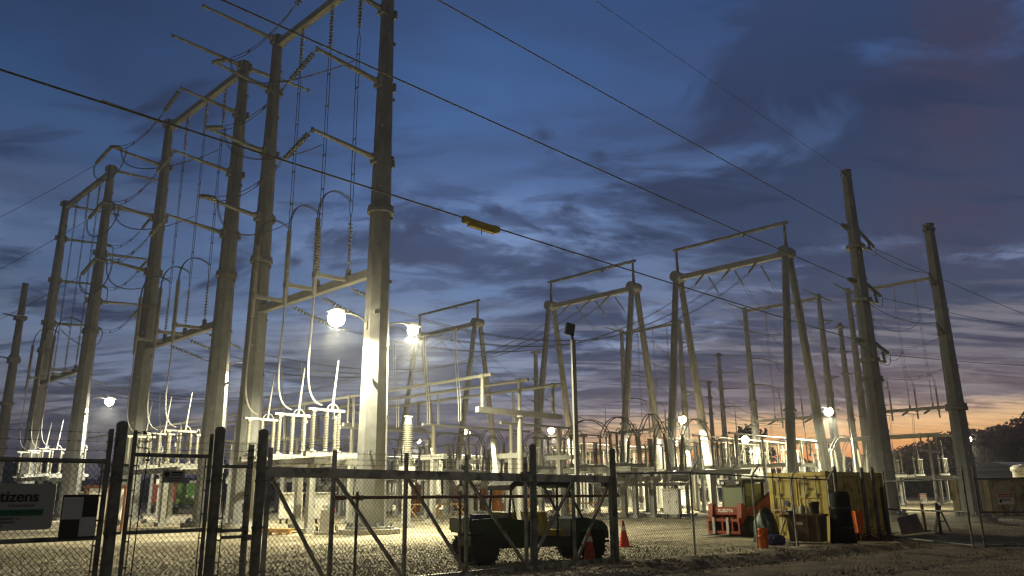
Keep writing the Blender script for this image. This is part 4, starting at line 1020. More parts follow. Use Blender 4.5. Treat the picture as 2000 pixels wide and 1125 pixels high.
# ------------------------------------------------------------------ utility vehicle
def utv():
    r_ = G(950, 1106); f_ = G(1165, 1095)
    an = math.atan2(f_.y - r_.y, f_.x - r_.x)
    L_ = 2.95
    t = thing("utility_vehicle", "dark green utility vehicle with a black roof parked behind the sliding gate", "utility vehicle", (r_.x, r_.y, 0), an)
    off_y = .15
    def wheel(x, y, w):
        m = MB(); n = 26; prof = [(0, .20), (0, .28), (.12, .345), (.25, .36), (.75, .36), (.88, .345), (1, .28), (1, .20)]
        m.lathe((x, y - w / 2, .36), (x, y + w / 2, .36), prof, n)
        for i in range(22):
            a = 2 * PI * i / 22; rr_ = .37
            for s in (-1, 1): m.box((x + rr_ * math.cos(a + s * .07), y + s * w * .22, .36 + rr_ * math.sin(a + s * .07)), (.05, w * .42, .03), (Vector((math.cos(a), 0, math.sin(a))), Vector((0, 1, 0)), Vector((-math.sin(a), 0, math.cos(a)))))
        w_ = m.build("wheel", M_BLACK, t)
        m = MB(); m.lathe((x, y - w * .42, .36), (x, y + w * .42, .36), [(0, .05), (0, .19), (.2, .17), (.8, .17), (1, .19), (1, .05)], 16); m.build("rim", M_DARK, w_)
    for x in (0, L_):
        for y in (.12, 1.32): wheel(x, y, .26)
    m = MB(); m.prism([(-.30, .42), (.3, .36), (L_ - .5, .36), (L_ - .05, .62), (L_ - .3, .75), (2.3, .62), (.4, .6), (-.28, .66)], (0, .72, 0), (1, 0, 0), (0, 0, 1), .9); m.build("chassis", M_DARK, t)
    m = MB()
    m.box((.1, .72, .76), (.96, 1.36, .06))
    for y in (.05, 1.39): m.prism([(-.40, .78), (-.38, 1.06), (.62, 1.10), (.55, .66), (.4, .60), (-.3, .74)], (0, y, 0), (1, 0, 0), (0, 0, 1), .05)
    m.box((.55, .72, .95), (.05, 1.36, .34)); m.build("cargo_bed", M_GREEN, t)
    m = MB(); m.box((-.40, .72, .93), (.05, 1.34, .30)); m.build("tailgate", M_GREEN, t)
    m = MB()
    for y in (.06, 1.38): m.prism([(.6, .38), (2.25, .38), (2.3, .62), (1.6, .55), (.7, .60)], (0, y, 0), (1, 0, 0), (0, 0, 1), .07)
    for y in (.08, 1.36): m.prism([(.66, .58), (1.3, .58), (1.36, .98), (.66, 1.06)], (0, y, 0), (1, 0, 0), (0, 0, 1), .05)
    m.build("side_panel", M_GREEN, t)
    m = MB(); m.prism([(2.3, .45), (2.35, 1.02), (2.7, 1.06), (3.25, .96), (3.42, .8), (3.42, .55), (3.3, .5), (3.3, .72), (3.1, .8), (2.8, .8), (2.62, .7), (2.55, .45)], (0, .72, 0), (1, 0, 0), (0, 0, 1), 1.3); m.build("hood", M_GREEN, t)
    m = MB(); m.box((3.46, .72, .62), (.08, 1.1, .2)); m.bar((3.5, .2, .45), (3.5, 1.24, .45), .06, .06); m.build("bumper", M_DARK, t)
    for y in (.3, 1.14): m = MB(); m.cone((3.36, y, .86), (3.44, y, .85), .07, .07, 10); m.build("headlight", M_REFL, t)
    for x in (.75, 1.62):
        m = MB(); m.box((x + .28, .72, .70), (.5, 1.2, .14)); m.prism([(x, .72), (x + .14, .72), (x + .04, 1.22), (x - .1, 1.2)], (0, .72, 0), (1, 0, 0), (0, 0, 1), 1.2); m.build("seat", M_YEL, t)
    m = MB()
    for y in (.1, 1.34):
        m.tube([(.64, y, .62), (.66, y, 1.3), (.7, y, 1.72), (.84, y, 1.86), (2.1, y, 1.88), (2.28, y, 1.78), (2.72, y, 1.0)], .033, 7)
        m.tube([(1.98, y, .6), (1.98, y, 1.86)], .03, 7); m.tube([(1.2, y, 1.86), (1.32, y, 1.5), (1.42, y, .95)], .022, 6)
    for x in (.82, 1.98, 2.2): m.tube([(x, .1, 1.86), (x, 1.34, 1.86)], .03, 6)
    m.build("roll_cage", M_DARK, t)
    m = MB(); m.prism([(.62, 1.74), (.64, 1.86), (.74, 1.95), (.95, 1.98), (1.9, 1.98), (2.3, 1.93), (2.44, 1.82), (2.40, 1.79), (1.9, 1.86), (.95, 1.86), (.78, 1.83)], (0, .72, 0), (1, 0, 0), (0, 0, 1), 1.42); m.build("roof", M_BLACK, t)
    m = MB()
    for i in range(16):
        a, b_ = 2 * PI * i / 16, 2 * PI * (i + 1) / 16; q = lambda w: Vector((2.2 + .06 * math.cos(w), 1.02 + .17 * math.sin(w), 1.08 + .15 * math.cos(w)))
        m.cone(q(a), q(b_), .014, .014, 5, True, 0, False)
    m.tube([(2.2, 1.02, 1.08), (2.45, 1.02, .95)], .02, 5); m.build("steering_wheel", M_DARK, t)
    ca, sa = math.cos(an), math.sin(an)
    c = r_ + Vector((ca * .05 - sa * .5, sa * .05 + ca * .5, .80))
    b = thing("storage_box", "blue plastic box in the cargo bed of the utility vehicle", "box", c, an)
    m = MB(); m.box((0, 0, .17), (.42, .34, .34)); m.build("body", M_BLUE, b); m = MB(); m.box((0, 0, .355), (.45, .37, .03)); m.build("lid", M_DARK, b)
utv()

def cone_(label, p, h, rot=0, tilt=0):
    t = thing("traffic_cone", label, "traffic cone", (p.x, p.y, 0), rot, "orange traffic cones"); s = h / .72
    m = MB(); m.box((0, 0, .015 * s), (.37 * s, .37 * s, .03 * s)); m.build("base", M_CONE, t)
    tp = Vector((tilt, 0, h)); m = MB(); m.lathe((0, 0, .03 * s), tp, [(0, .145 * s), (.5, .085 * s), (.98, .03 * s), (1, .02 * s)], 18); m.build("body", M_CONE, t)
    m = MB(); m.lathe(tp * .62, tp * .78, [(0, .083 * s), (1, .06 * s)], 18); m.build("reflective_collar", M_REFL, t)
cone_("orange traffic cone in front of the utility vehicle wheel", G(1152, 1098), .78, .3)
cone_("slim orange traffic cone standing alone right of the gate post", G(1220, 1068), .80, .9, -.05)

# ------------------------------------------------------------------ loader
def loader():
    p = G(1432, 1050); an = math.radians(217)
    t = thing("track_loader", "orange loader with pallet forks and a glass cab parked behind the fence", "loader", (p.x + .75, p.y + 1.0, 0), an)
    m = MB(); m.prism([(-1.5, .45), (.6, .45), (.85, .6), (.8, .95), (-.4, 1.0), (-1.5, 1.35), (-1.6, 1.2)], (0, 0, 0), (1, 0, 0), (0, 0, 1), 1.1); m.build("body", M_KUB, t)
    for y in (-.72, .72):
        m = MB(); pr = []
        for i in range(9): a = PI / 2 + PI * i / 8; pr.append((-1.15 + .36 * math.cos(a), .38 + .36 * math.sin(a)))
        for i in range(9): a = -PI / 2 + PI * i / 8; pr.append((.75 + .34 * math.cos(a), .36 + .34 * math.sin(a)))
        m.prism(pr, (0, y, 0), (1, 0, 0), (0, 0, 1), .36)
        for i in range(16): m.box((-1.2 + i * .13, y, .735), (.05, .38, .05))
        tr = m.build("track", M_BLACK, t)
        m = MB()
        for x in (-1.15, -.5, .1, .75): m.cone((x, y - .2, .36), (x, y + .2, .36), .2, .2, 12)
        m.build("roller", M_GREEN, tr)
    m = MB()
    for x, y in ((.55, -.48), (.55, .48), (-.6, -.48), (-.6, .48)): m.bar((x, y, .95), (x - .05, y, 2.02), .09, .09)
    m.box((-.05, 0, 2.05), (1.4, 1.1, .1)); m.box((.62, 0, 1.96), (.1, 1.05, .16)); m.box((-.62, 0, 1.2), (.06, 1.0, .6)); m.build("cab_frame", M_DARK, t)
    m = MB(); m.box((.57, 0, 1.4), (.02, .86, .96)); m.build("front_glass", M_GLASS, t)
    for y in (-.49, .49): m = MB(); m.box((0, y, 1.5), (1.05, .02, .85)); m.build("side_window", M_GLASS, t)
    for y in (-.35, .35): m = MB(); m.box((.68, y, 1.97), (.06, .13, .09)); m.build("work_light", M_REFL, t)
    for y in (-.68, .68):
        m = MB(); m.prism([(-1.55, 1.25), (-1.35, 1.72), (-1.1, 1.75), (.2, 1.12), (.95, .98), (1.15, .55), (1.0, .5), (.8, .8), (.1, .9), (-1.2, 1.35)], (0, y, 0), (1, 0, 0), (0, 0, 1), .16); m.build("lift_arm", M_KUB, t)
        m = MB(); m.cone((.1, y, .7), (.85, y, .8), .05, .05, 8); m.cone((-.5, y, .65), (.1, y, .7), .07, .07, 8); m.build("hydraulic_cylinder", M_SUP, t)
        m = MB(); m.prism([(.72, .95), (.98, 1.22), (1.12, 1.2), (1.2, .5), (1.0, .45)], (0, y * .98, 0), (1, 0, 0), (0, 0, 1), .2); m.build("tilt_linkage", M_KUB, t)
    m = MB(); m.box((1.02, 0, .95), (.12, 1.3, .28)); xb = m.build("cross_bar", M_KUB, t)
    text(xb, "KUBOTA", 1.085, 0, .90, .17, M_REFL, 'CENTER', .004, (PI / 2, 0, PI / 2))
    m = MB()
    for z in (.18, .62): m.bar((1.24, -.72, z), (1.24, .72, z), .08, .1)
    for y in (-.7, -.05, .4, .7): m.bar((1.24, y, .12), (1.24, y, .72), .07, .07)
    m.build("fork_carriage", M_KUB, t)
    for y in (-.42, .22): m = MB(); m.box((1.3, y, .4), (.05, .11, .62)); m.prism([(1.27, .07), (1.27, .13), (2.3, .08), (2.35, .07)], (0, y, 0), (1, 0, 0), (0, 0, 1), .11); m.build("fork", M_SUP, t)
    m = MB(); m.prism([(-1.9, .5), (-1.5, .5), (-1.5, 1.4), (-1.65, 1.5), (-1.95, 1.25)], (0, 0, 0), (1, 0, 0), (0, 0, 1), 1.15); m.build("engine_cover", M_KUB, t)
loader()

# ------------------------------------------------------------------ containers
def container(label, p, an, wd, ln, h, m_, detail=True, marks=None, group=None):
    t = thing("shipping_container", label, "shipping container", (p.x, p.y, 0), an, group)
    m = MB()
    for x in (.08, ln - .08):
        for y in (.08, wd - .08): m.box((x, y, h / 2), (.16, .16, h))
    for z in (.09, h - .07):
        for y in (.06, wd - .06): m.box((ln / 2, y, z), (ln - .32, .1, .14))
        for x in (.06, ln - .06): m.box((x, wd / 2, z), (.1, wd - .32, .14))
    for x in (.08, ln - .08):
        for y in (.08, wd - .08):
            for z in (.06, h - .04): m.box((x, y, z), (.19, .19, .14))
    m.build("corner_frame", m_, t)
    for y, s in ((.05, 1), (wd - .05, -1)):
        poly = []; x = .16; k = 0
        while x < ln - .16:
            poly += [(x, y + s * (.0 if k % 2 == 0 else .035))]; x += .08 if k % 2 == 0 and poly else .07
            poly += [(min(x, ln - .16), y + s * (.0 if k % 2 == 0 else .035))]; x += .04; k += 1
        m = MB(); vs = [(a, b_, .15) for a, b_ in poly] + [(a, b_, h - .13) for a, b_ in poly]; n = len(poly)
        m.add(vs, [(i, i + 1, i + 1 + n, i + n) for i in range(n - 1)]); m.build("side_wall", m_, t)
    m = MB(); m.box((ln / 2, wd / 2, h - .05), (ln - .2, wd - .2, .04)); m.build("roof", m_, t)
    m = MB(); m.box((ln - .06, wd / 2, h / 2), (.04, wd - .3, h - .3)); m.build("end_wall", m_, t)
    for k in (0, 1):
        y0 = .16 + k * (wd / 2 - .14); w2 = wd / 2 - .18
        m = MB(); m.box((.07, y0 + w2 / 2, h / 2), (.04, w2, h - .28))
        for z in (.22, .22 + (h - .44) / 3, .22 + 2 * (h - .44) / 3, h - .22): m.box((.045, y0 + w2 / 2, z), (.05, w2 - .02, .09))
        for yy in (y0 + .03, y0 + w2 - .03): m.box((.045, yy, h / 2), (.035, .05, h - .3))
        dr = m.build("door", m_, t)
        for q in (.25, .72):
            m = MB(); m.cone((-.005, y0 + w2 * q, .12), (-.005, y0 + w2 * q, h - .1), .018, .018, 8)
            for z in (.2, .8, h - .75, h - .2): m.box((.0, y0 + w2 * q, z), (.06, .09, .07))
            m.bar((-.02, y0 + w2 * q, 1.0), (-.02, y0 + w2 * q + .3, .98), .015, .035); m.build("lock_rod", M_GATE if detail else M_SUP, dr)
        if marks and k == 0:
            text(dr, marks[0], .015, y0 + w2 * .88, h - .42, .13, M_INK, 'LEFT', .003, (PI / 2, 0, -PI / 2)); text(dr, marks[1], .015, y0 + w2 * .62, h - .6, .12, M_INK, 'LEFT', .003, (PI / 2, 0, -PI / 2))
        if marks and k == 1:
            m = MB(); m.cone((.018, y0 + w2 * .5, h * .54), (.03, y0 + w2 * .5, h * .54), .1, .1, 18); m.build("round_sticker", M_ROOF, dr)
    return t
CR, CL = Vector((10.72, 27.6, 0)), Vector((9.32, 29.4, 0))
container("yellow shipping container with its double doors toward the fence", CR, math.atan2(.614, .789), (CL - CR).length, 4.0, 2.28, M_CONT, True, ("SATU", "254"))
q = G(1940, 1009); container("tan shipping container at the right edge, behind the shorter right pole", q, math.radians(30), 2.44, 12.0, 2.3, M_TAN, True)
q = G(1000, 997); container("bright orange shipping container far behind the utility vehicle", q, math.radians(100), 2.44, 6.06, 2.6, M_ORNG)
q = G(940, 997); container("dull rusty brown shipping container left of the bright orange one", q, math.radians(100), 2.44, 6.06, 2.6, mat("container_brown", (0.20, 0.085, 0.035), .6, 0, .25, 2.0))
q = G(830, 1001); container("dark orange shipping container seen through the sliding gate mesh", q, math.radians(96), 2.44, 6.06, 2.6, mat("container_dark_orange", (0.33, 0.10, 0.02), .6, 0, .25, 2.0))
q = G(665, 1000); container("grey shipping container behind the white pipe railing", q, math.radians(97), 2.44, 12.0, 2.6, M_CAB)

def trailer(label, px, py, m_, n):
    p = G(px, py); t = thing("equipment_trailer", label, "machine", (p.x, p.y, 0), math.radians(25), "parked machines far behind the walk gate")
    m = MB(); m.box((0, 0, .75), (2.6, 3.6, .3))
    for x in (-.9, .9): m.box((x, -1.7, .95), (.3, .2, .5))
    m.build("chassis", M_DARK, t)
    m = MB(); m.box((0, .1, 2.0), (2.5, 3.2, 2.1)); m.build("body", m_, t)
    for x in (-.62, .62): m = MB(); m.box((x, -1.53, 2.0), (1.05, .06, 1.8)); d = m.build("door", m_, t); m = MB(); m.box((x + (.3 if x < 0 else -.3), -1.58, 1.7), (.12, .05, .3)); m.build("handle", M_WHITE, d)
    for x in (-1.1, 1.1):
        m = MB(); m.cone((x - .15, -.9, .45), (x + .15, -.9, .45), .45, .45, 16); w = m.build("wheel", M_BLACK, t)
    m = MB(); m.box((.2, -1.2, 3.15), (.7, .5, .3)); m.build("hatch", M_CAB, t)
trailer("red machine with two doors, seen through the walk gate", 318, 1003, M_RED, 2)
trailer("green machine beside the red one, seen through the walk gate", 366, 1003, mat("machine_green", (.09, .19, .04), .5, 0, .3, 3.0), 2)

# ------------------------------------------------------------------ things by the right fence
def bucket(label, p, h=.37, r=.15, m_=M_BUCK, z=0.0, n=1, grp=None):
    t = thing("bucket", label, "bucket", (p.x, p.y, z), 0, grp)
    m = MB(); m.lathe((0, 0, 0), (0, 0, h), [(0, r * .84), (.8, r * .97), (.82, r * 1.06), (1, r * 1.07), (1, r * .96), (.4, r * .8)], 18); m.build("body", m_, t)
    m = MB(); m.tube([(r * math.cos(a) * 1.07, r * .3 * 0 - .02, h - .05 - r * 1.0 * math.sin(a) * .9) for a in [PI * i / 10 for i in range(11)]], .006, 5); m.build("handle", M_SUP, t)
    return t
p = G(1492, 1071)
bucket("orange bucket on the ground, bottom one of a stack of two", p, .38, .16)
bucket("orange bucket stacked on top of another orange bucket by the fence", p + Vector((.01, 0, 0)), .38, .16, M_BUCK, .20)
# heap of dark tarp
def heap(name, label, cat, p, w, d, h, m_, seed, n=3):
    rr = random.Random(seed); m = MB(); vs = []; K, Q = 26, 12
    for j in range(Q + 1):
        f = j / Q
        for i in range(K):
            a = 2 * PI * i / K; k = (math.cos(f * PI / 2) ** .8) * (1 + .14 * math.sin(3 * a + seed) + .10 * math.sin(7 * a + 2 * f * 5) + rr.uniform(-.07, .07))
            vs.append((w * k * math.cos(a) * .5, d * k * math.sin(a) * .5, h * math.sin(f * PI / 2) * (1 + .12 * math.sin(2 * a + seed)) + rr.uniform(-.02, .02)))
    m.add(vs, [(j * K + i, j * K + (i + 1) % K, (j + 1) * K + (i + 1) % K, (j + 1) * K + i) for j in range(Q) for i in range(K)], True)
    o = m.build(name, m_, None, (p.x, p.y, 0), rr.uniform(0, 3)); return tag(o, label, cat)
heap("tarp_heap", "tall heap of dark green tarpaulin between the loader and the yellow container", "tarpaulin", G(1506, 1062) + Vector((.1, .6, 0)), 1.0, .8, 1.0, M_BAG, 4)
p = G(1512, 1066); t = thing("rolled_bag", "dark blue rolled bag lying beside the orange buckets", "bag", (p.x + .1, p.y + .1, 0), .1)
m = MB(); m.lathe((-.3, 0, .16), (.3, .05, .16), [(0, .05), (.06, .14), (.3, .17), (.7, .165), (.94, .14), (1, .05)], 14); m.build("body", M_BLUE, t)
m = MB(); m.tube([(-.15, -.15, .2), (-.1, -.2, .3), (.1, -.2, .3), (.15, -.14, .2)], .015, 5); m.build("strap", M_DARK, t)
p = G(1542, 1066); t = thing("pipe_vise_stand", "tripod pipe vise stand in front of the container doors", "tripod", (p.x + .15, p.y + .25, 0), .3)
m = MB(); top = Vector((0, 0, .86))
for a in (.4, 2.5, 4.6): m = MB(); m.tube([top + Vector((.08 * math.cos(a), .08 * math.sin(a), 0)), (.42 * math.cos(a), .42 * math.sin(a), 0)], .02, 6); m.build("leg", M_DARK, t)
m = MB(); m.box((0, 0, .89), (.5, .22, .05)); m.bar((-.34, 0, .90), (.36, 0, .90), .05, .05); m.build("table", M_RUST, t)
m = MB(); m.box((.05, 0, .97), (.14, .12, .12)); m.bar((-.1, 0, 1.03), (.2, 0, 1.03), .02, .02); m.cone((-.05, 0, 1.0), (-.05, 0, 1.12), .02, .02, 6); m.build("vise", M_DARK, t)
# brown bin with things on its lid
p = G(1588, 1062); an = math.atan2(-1.8, 1.4) + .28
t = thing("gang_box", "brown job box bin with a pale label in front of the yellow container", "bin", (p.x, p.y + .35, 0), an)
m = MB(); m.prism([(-.5, .06), (.5, .06), (.55, .84), (-.55, .84)], (0, 0, 0), (1, 0, 0), (0, 0, 1), .70); m.build("body", M_BROWN, t)
m = MB(); m.box((0, 0, .88), (1.2, .80, .07)); m.build("lid", M_BROWN, t)
m = MB(); m.box((-.16, -.36, .62), (.26, .012, .09)); m.build("label_plate", M_REFL, t)
for x in (.1, .44): m = MB(); m.box((x, -.37, .45), (.08, .05, .78)); m.build("rib", M_BROWN, t)
bz = .92; bp = lambda x, y: Vector((p.x + math.cos(an) * x - math.sin(an) * y, p.y + .35 + math.sin(an) * x + math.cos(an) * y, 0))
bucket("black bucket standing on the lid of the brown bin", bp(.28, 0), .38, .16, M_DARK, bz)
q = bp(-.12, .02); t = thing("jug", "pale plastic jug on the lid of the brown bin", "jug", (q.x, q.y, bz), 0)
m = MB(); m.lathe((0, 0, 0), (0, 0, .32), [(0, .09), (.1, .1), (.6, .1), (.8, .06), (.86, .03), (.93, .035), (1, .03)], 14); m.build("body", mat("jug_plastic", (.42, .36, .30), .5, 0, .1, 5), t)
m = MB(); m.tube([(.07, 0, .16), (.13, 0, .18), (.13, 0, .25), (.05, 0, .27)], .012, 6); m.build("handle", M_REFL, t)
for i, (x, c) in enumerate(((-.30, M_WHITE), (-.42, M_DARK), (.06, M_WHITE))):
    q = bp(x, .04); t = thing("bottle", ("white bottle left of the jug on the brown bin", "dark bottle at the left end of the brown bin lid", "white bottle between jug and black bucket")[i], "bottle", (q.x, q.y, bz), 0, "bottles on the brown bin")
    m = MB(); m.lathe((0, 0, 0), (0, 0, .2), [(0, .035), (.6, .036), (.8, .018), (1, .016)], 10); m.build("body", c, t); m = MB(); m.cone((0, 0, .2), (0, 0, .225), .02, .02, 8); m.build("lid", M_DARK, t)
# black roll / barrel
p = G(1648, 1063); t = thing("mesh_roll", "tall dark roll standing against the long side of the yellow container", "roll", (p.x + .1, p.y + .25, 0), 0)
m = MB(); m.lathe((0, 0, 0), (.02, .0, 1.62), [(0, .36), (.02, .40), (.3, .36), (.6, .33), (.9, .32), (.97, .3), (1, .24)], 20); m.build("body", M_BLACK, t)
m = MB()
for z in (.5, 1.1): m.cone((.01, 0, z - .03), (.01, 0, z + .03), .375 - .03 * z, .375 - .03 * z, 20)
m.build("strap", M_DARK, t)
# wheelbarrow with brush
p = G(1682, 1058); t = thing("wheelbarrow", "orange wheelbarrow tipped up against the side of the container", "wheelbarrow", (p.x + .05, p.y + .3, 0), .2)
m = MB(); m.prism([(-.16, .28), (.02, .24), (.12, .95), (-.2, .98)], (0, 0, 0), (1, 0, 0), (0, 0, 1), .55); m.build("tray", M_BUCK, t)
m = MB(); m.tube([(-.05, -.2, .05), (-.02, -.22, 1.1)], .018, 6); m.tube([(-.05, .2, .05), (-.02, .22, 1.1)], .018, 6); m.build("handle", M_WOOD, t)
m = MB(); m.lathe((-.12, -.04, .2), (-.12, .06, .2), [(0, .08), (0, .17), (.5, .2), (1, .17), (1, .08)], 16); m.build("wheel", M_BLACK, t)
rr = random.Random(8); m = MB()
for i in range(170):
    a = Vector((rr.uniform(-.6, .7), rr.uniform(-.35, .35), rr.uniform(.0, .5) * rr.random() + .02)); d = Vector((rr.uniform(-1, 1), rr.uniform(-1, 1), rr.uniform(-.3, .7))).normalized() * rr.uniform(.12, .4)
    b_ = a + d; b_.z = max(.01, b_.z); m.cone(a, b_, .012, .005, 4)
q = G(1705, 1058); tag(m.build("brush_pile", mat("dry_brush", (.12, .05, .03), .9, 0, .5, 5), None, (q.x, q.y + .35, 0)), "reddish brown pile of brush beside the orange wheelbarrow", "brush pile")
# loose pale pipes
p = G(1740, 1042); t = thing("pipe_bundle", "short bundle of bright pipes lying on trestles beyond the swing gate", "pipe bundle", (p.x - .6, p.y + .6, 0), -.15)
m = MB()
for k in range(3): m.cone((-.7, .07 * k, .50 + .02 * k), (.9, .07 * k + .1, .38 + .02 * k), .03, .03, 8)
m.build("pipe", M_WHITE, t)
m = MB()
for x in (-.5, .7): m.bar((x, -.2, 0), (x, .1, .45), .05, .05); m.bar((x, .35, 0), (x, .1, .45), .05, .05)
m.build("trestle", M_DARK, t)
p1, p2 = G(1768, 1046), G(1812, 1041); d = (p2 - p1); an = math.atan2(d.y, d.x)
t = thing("plywood_sheet", "dark sheet of plywood leaning up behind the swing gate", "board", (p1.x, p1.y, 0), an)
m = MB(); ln = d.length; m.prism([(0, .02), (ln, .04), (ln + .08, .78), (.32, .66)], (0, .1, 0), (1, 0, 0), Vector((0, .34, .94)), .025); m.build("panel", M_BROWN, t)
m = MB(); m.bar((ln * .6, .5, 0), (ln * .6, .34, .62), .05, .05); m.build("prop", M_WOOD, t)
for i, (px, py, l) in enumerate(((1735, 1040, "dark steel post standing left of the plywood sheet"), (1808, 1030, "dark red steel post behind the plywood sheet"), (1838, 1036, "short dark post right of the plywood sheet"))):
    q = G(px, py + 8); t = thing("stake", l, "post", (q.x, q.y, 0), 0, "posts behind the swing gate"); m = MB(); m.bar((0, 0, 0), (-.02, 0, 1.75 - .3 * i), .09, .09); m.build("post", M_RUST if i == 1 else M_DARK, t)
    m = MB(); m.box((0, 0, .03), (.3, .3, .06)); m.build("base", M_DARK, t)
q = G(1842, 1038); t = thing("steel_easel", "small dark trestle with crossed legs behind the swing gate", "trestle", (q.x, q.y, 0), .2)
for e0, e1 in (((-.35, 0, 0), (.05, 0, 1.0)), ((.35, 0, 0), (-.05, 0, 1.0)), ((0, .5, 0), (0, 0, .95))): m = MB(); m.bar(e0, e1, .05, .05); m.build("leg", M_DARK, t)
m = MB(); m.bar((-.2, -.02, .4), (.2, -.02, .4), .04, .04); m.build("crossbar", M_DARK, t)
# dirt berm along the lane
def berm():
    m = MB(); pts = [G(1215, 1112), G(1330, 1103), G(1450, 1094), G(1560, 1083), G(1650, 1074), G(1740, 1069), G(1800, 1068)]; vs = []; n = 130; K = 18; rr = random.Random(12)
    for i in range(n + 1):
        f = i / n * (len(pts) - 1); k = min(int(f), len(pts) - 2); c = pts[k].lerp(pts[k + 1], f - k); d = (pts[k + 1] - pts[k]).normalized(); s = Vector((-d.y, d.x, 0))
        hh = (.11 + .06 * math.sin(i * .21) ** 2 + .015 * rr.random()) * min(1, i / 8, (n - i) / 8)
        for j in range(K + 1):
            g = j / K * 2 - 1; vs.append(c + s * g * .8 + Vector((rr.uniform(-.04, .04), rr.uniform(-.04, .04), max(-.03, hh * (1 - g * g) ** 1.2 + rr.uniform(-.012, .016) * (1 - g * g) - .02))))
    m.add(vs, [(i * (K + 1) + j, i * (K + 1) + j + 1, (i + 1) * (K + 1) + j + 1, (i + 1) * (K + 1) + j) for i in range(n) for j in range(K)], True)
    o = m.build("dirt_berm", M_DIRT); o["kind"] = "structure"
berm()
def weeds():
    rr = random.Random(55); m = MB()
    for _k in range(260):
        if rr.random() < .6: c = W(rr.uniform(2, 17), FU + rr.gauss(-.15, .22))
        else: c = G(rr.uniform(1230, 1800), rr.uniform(1070, 1100))
        for _b in range(rr.randint(3, 8)):
            a = rr.uniform(0, 6.28); h = rr.uniform(.05, .20); d = Vector((math.cos(a), math.sin(a), 0)); n_ = Vector((-d.y, d.x, 0)) * .004; b0 = c + d * rr.uniform(0, .04); tip = b0 + d * h * rr.uniform(.2, .7) + Vector((0, 0, h))
            m.add([b0 - n_, b0 + n_, b0.lerp(tip, .55) + Vector((0, 0, .02)) + n_ * .6, tip, b0.lerp(tip, .55) + Vector((0, 0, .02)) - n_ * .6], [(0, 1, 2, 4), (4, 2, 3)])
    o = m.build("weeds", mat("dry_weeds", (.10, .10, .04), .8, 0, .4, 3)); o["kind"] = "stuff"; o["label"] = "sparse dry weeds along the foot of the gates"; o["category"] = "weeds"
weeds()
def clods():
    rr = random.Random(31); m = MB(); tri = [(0, 1, 4), (1, 2, 4), (2, 3, 4), (3, 0, 4)]
    path = [G(1215, 1112), G(1330, 1103), G(1450, 1094), G(1560, 1083), G(1650, 1074), G(1740, 1069), G(1800, 1068)]
    for _k in range(5200):
        if rr.random() < .55:
            f = rr.uniform(0, len(path) - 1.01); c = path[int(f)].lerp(path[int(f) + 1], f - int(f)); g = rr.gauss(0, .5); c = c + Vector((-.35 * g, .9 * g, max(0, .13 * (1 - g * g))))
        else:
            c = G(rr.uniform(1150, 2050), 1072 + 60 * rr.random() ** 1.2)
        r = .012 + .035 * rr.random() ** 3
        m.add([c + Vector((r * math.cos(a + .3) * rr.uniform(.6, 1.3), r * math.sin(a + .3) * rr.uniform(.6, 1.3), -.3 * r)) for a in (0, 1.57, 3.14, 4.71)] + [c + Vector((0, 0, r * rr.uniform(.5, 1)))], tri)
    o = m.build("clods", M_DIRT); o["kind"] = "stuff"; o["label"] = "small dirt clods strewn along the lane and the low berm"; o["category"] = "dirt"
clods()

# ------------------------------------------------------------------ small things in the yard
p = G(633, 1045); t = thing("concrete_pier", "stout grey concrete pier with anchor bolts left of the big front pole", "pier", (p.x, p.y + .4, 0), .3)
m = MB(); m.box((0, 0, .06), (1.0, 1.0, .12)); m.prism([(-.30, 0), (.30, 0), (.26, .98), (-.26, .98)], (0, 0, .08), (1, 0, 0), (0, 0, 1), .55); m.build("body", M_CONC, t)
m = MB()
for x in (-.42, .42):
    for y in (-.42, .42): m.cone((x, y, .1), (x, y, .35), .03, .03, 6)
m.build("anchor_bolt", M_DARK, t)
q = p + Vector((.05, .38, 1.06)); t = thing("hose_bundle", "tangled pale hose with a pink tag on top of the concrete pier", "hose", q, 0)
m = MB()
for k in range(4): m.tube([(.18 * math.cos(a) * (1 - .1 * k), .16 * math.sin(a), .05 + .05 * k + .05 * math.sin(2 * a + k)) for a in [2 * PI * i / 14 for i in range(15)]], .022, 6)
m.build("hose", M_SUP, t)
m = MB(); m.box((.27, -.1, -.02), (.15, .02, .2)); m.build("tag", M_PINK, t)
def pallet(label, p, an, n, m_):
    t = thing("lumber_stack", label, "lumber", (p.x, p.y, 0), an, "lumber in the yard"); m = MB()
    for k in range(n):
        for i in range(4): m.box((0, -.33 + i * .22, .14 + .1 * k), (1.5 - .1 * (i % 2), .17, .06))
    m.build("board", m_, t)
    m = MB()
    for x in (-.65, -.22, .22, .65): m.box((x, 0, .055), (.1, .9, .11))
    m.build("bearer", m_, t)
pallet("low stack of yellow lumber on the gravel behind the sliding gate post", G(535, 1045), .1, 2, M_WOOD)
pallet("second low stack of lumber half hidden by the sliding gate brace", G(575, 1040), .25, 1, M_WOOD)
t = thing("pipe_railing", "white pipe railing far behind the concrete pier", "railing", G(575, 998), math.radians(3)); m = MB()
for z in (.95, .5): m.cone((0, 0, z), (8.0, 0, z), .035, .035, 6)
m.build("rail", M_WHITE, t)
for i in range(6): m = MB(); m.cone((i * 1.6, 0, 0), (i * 1.6, 0, .97), .035, .035, 6); m.build("post", M_WHITE, t)
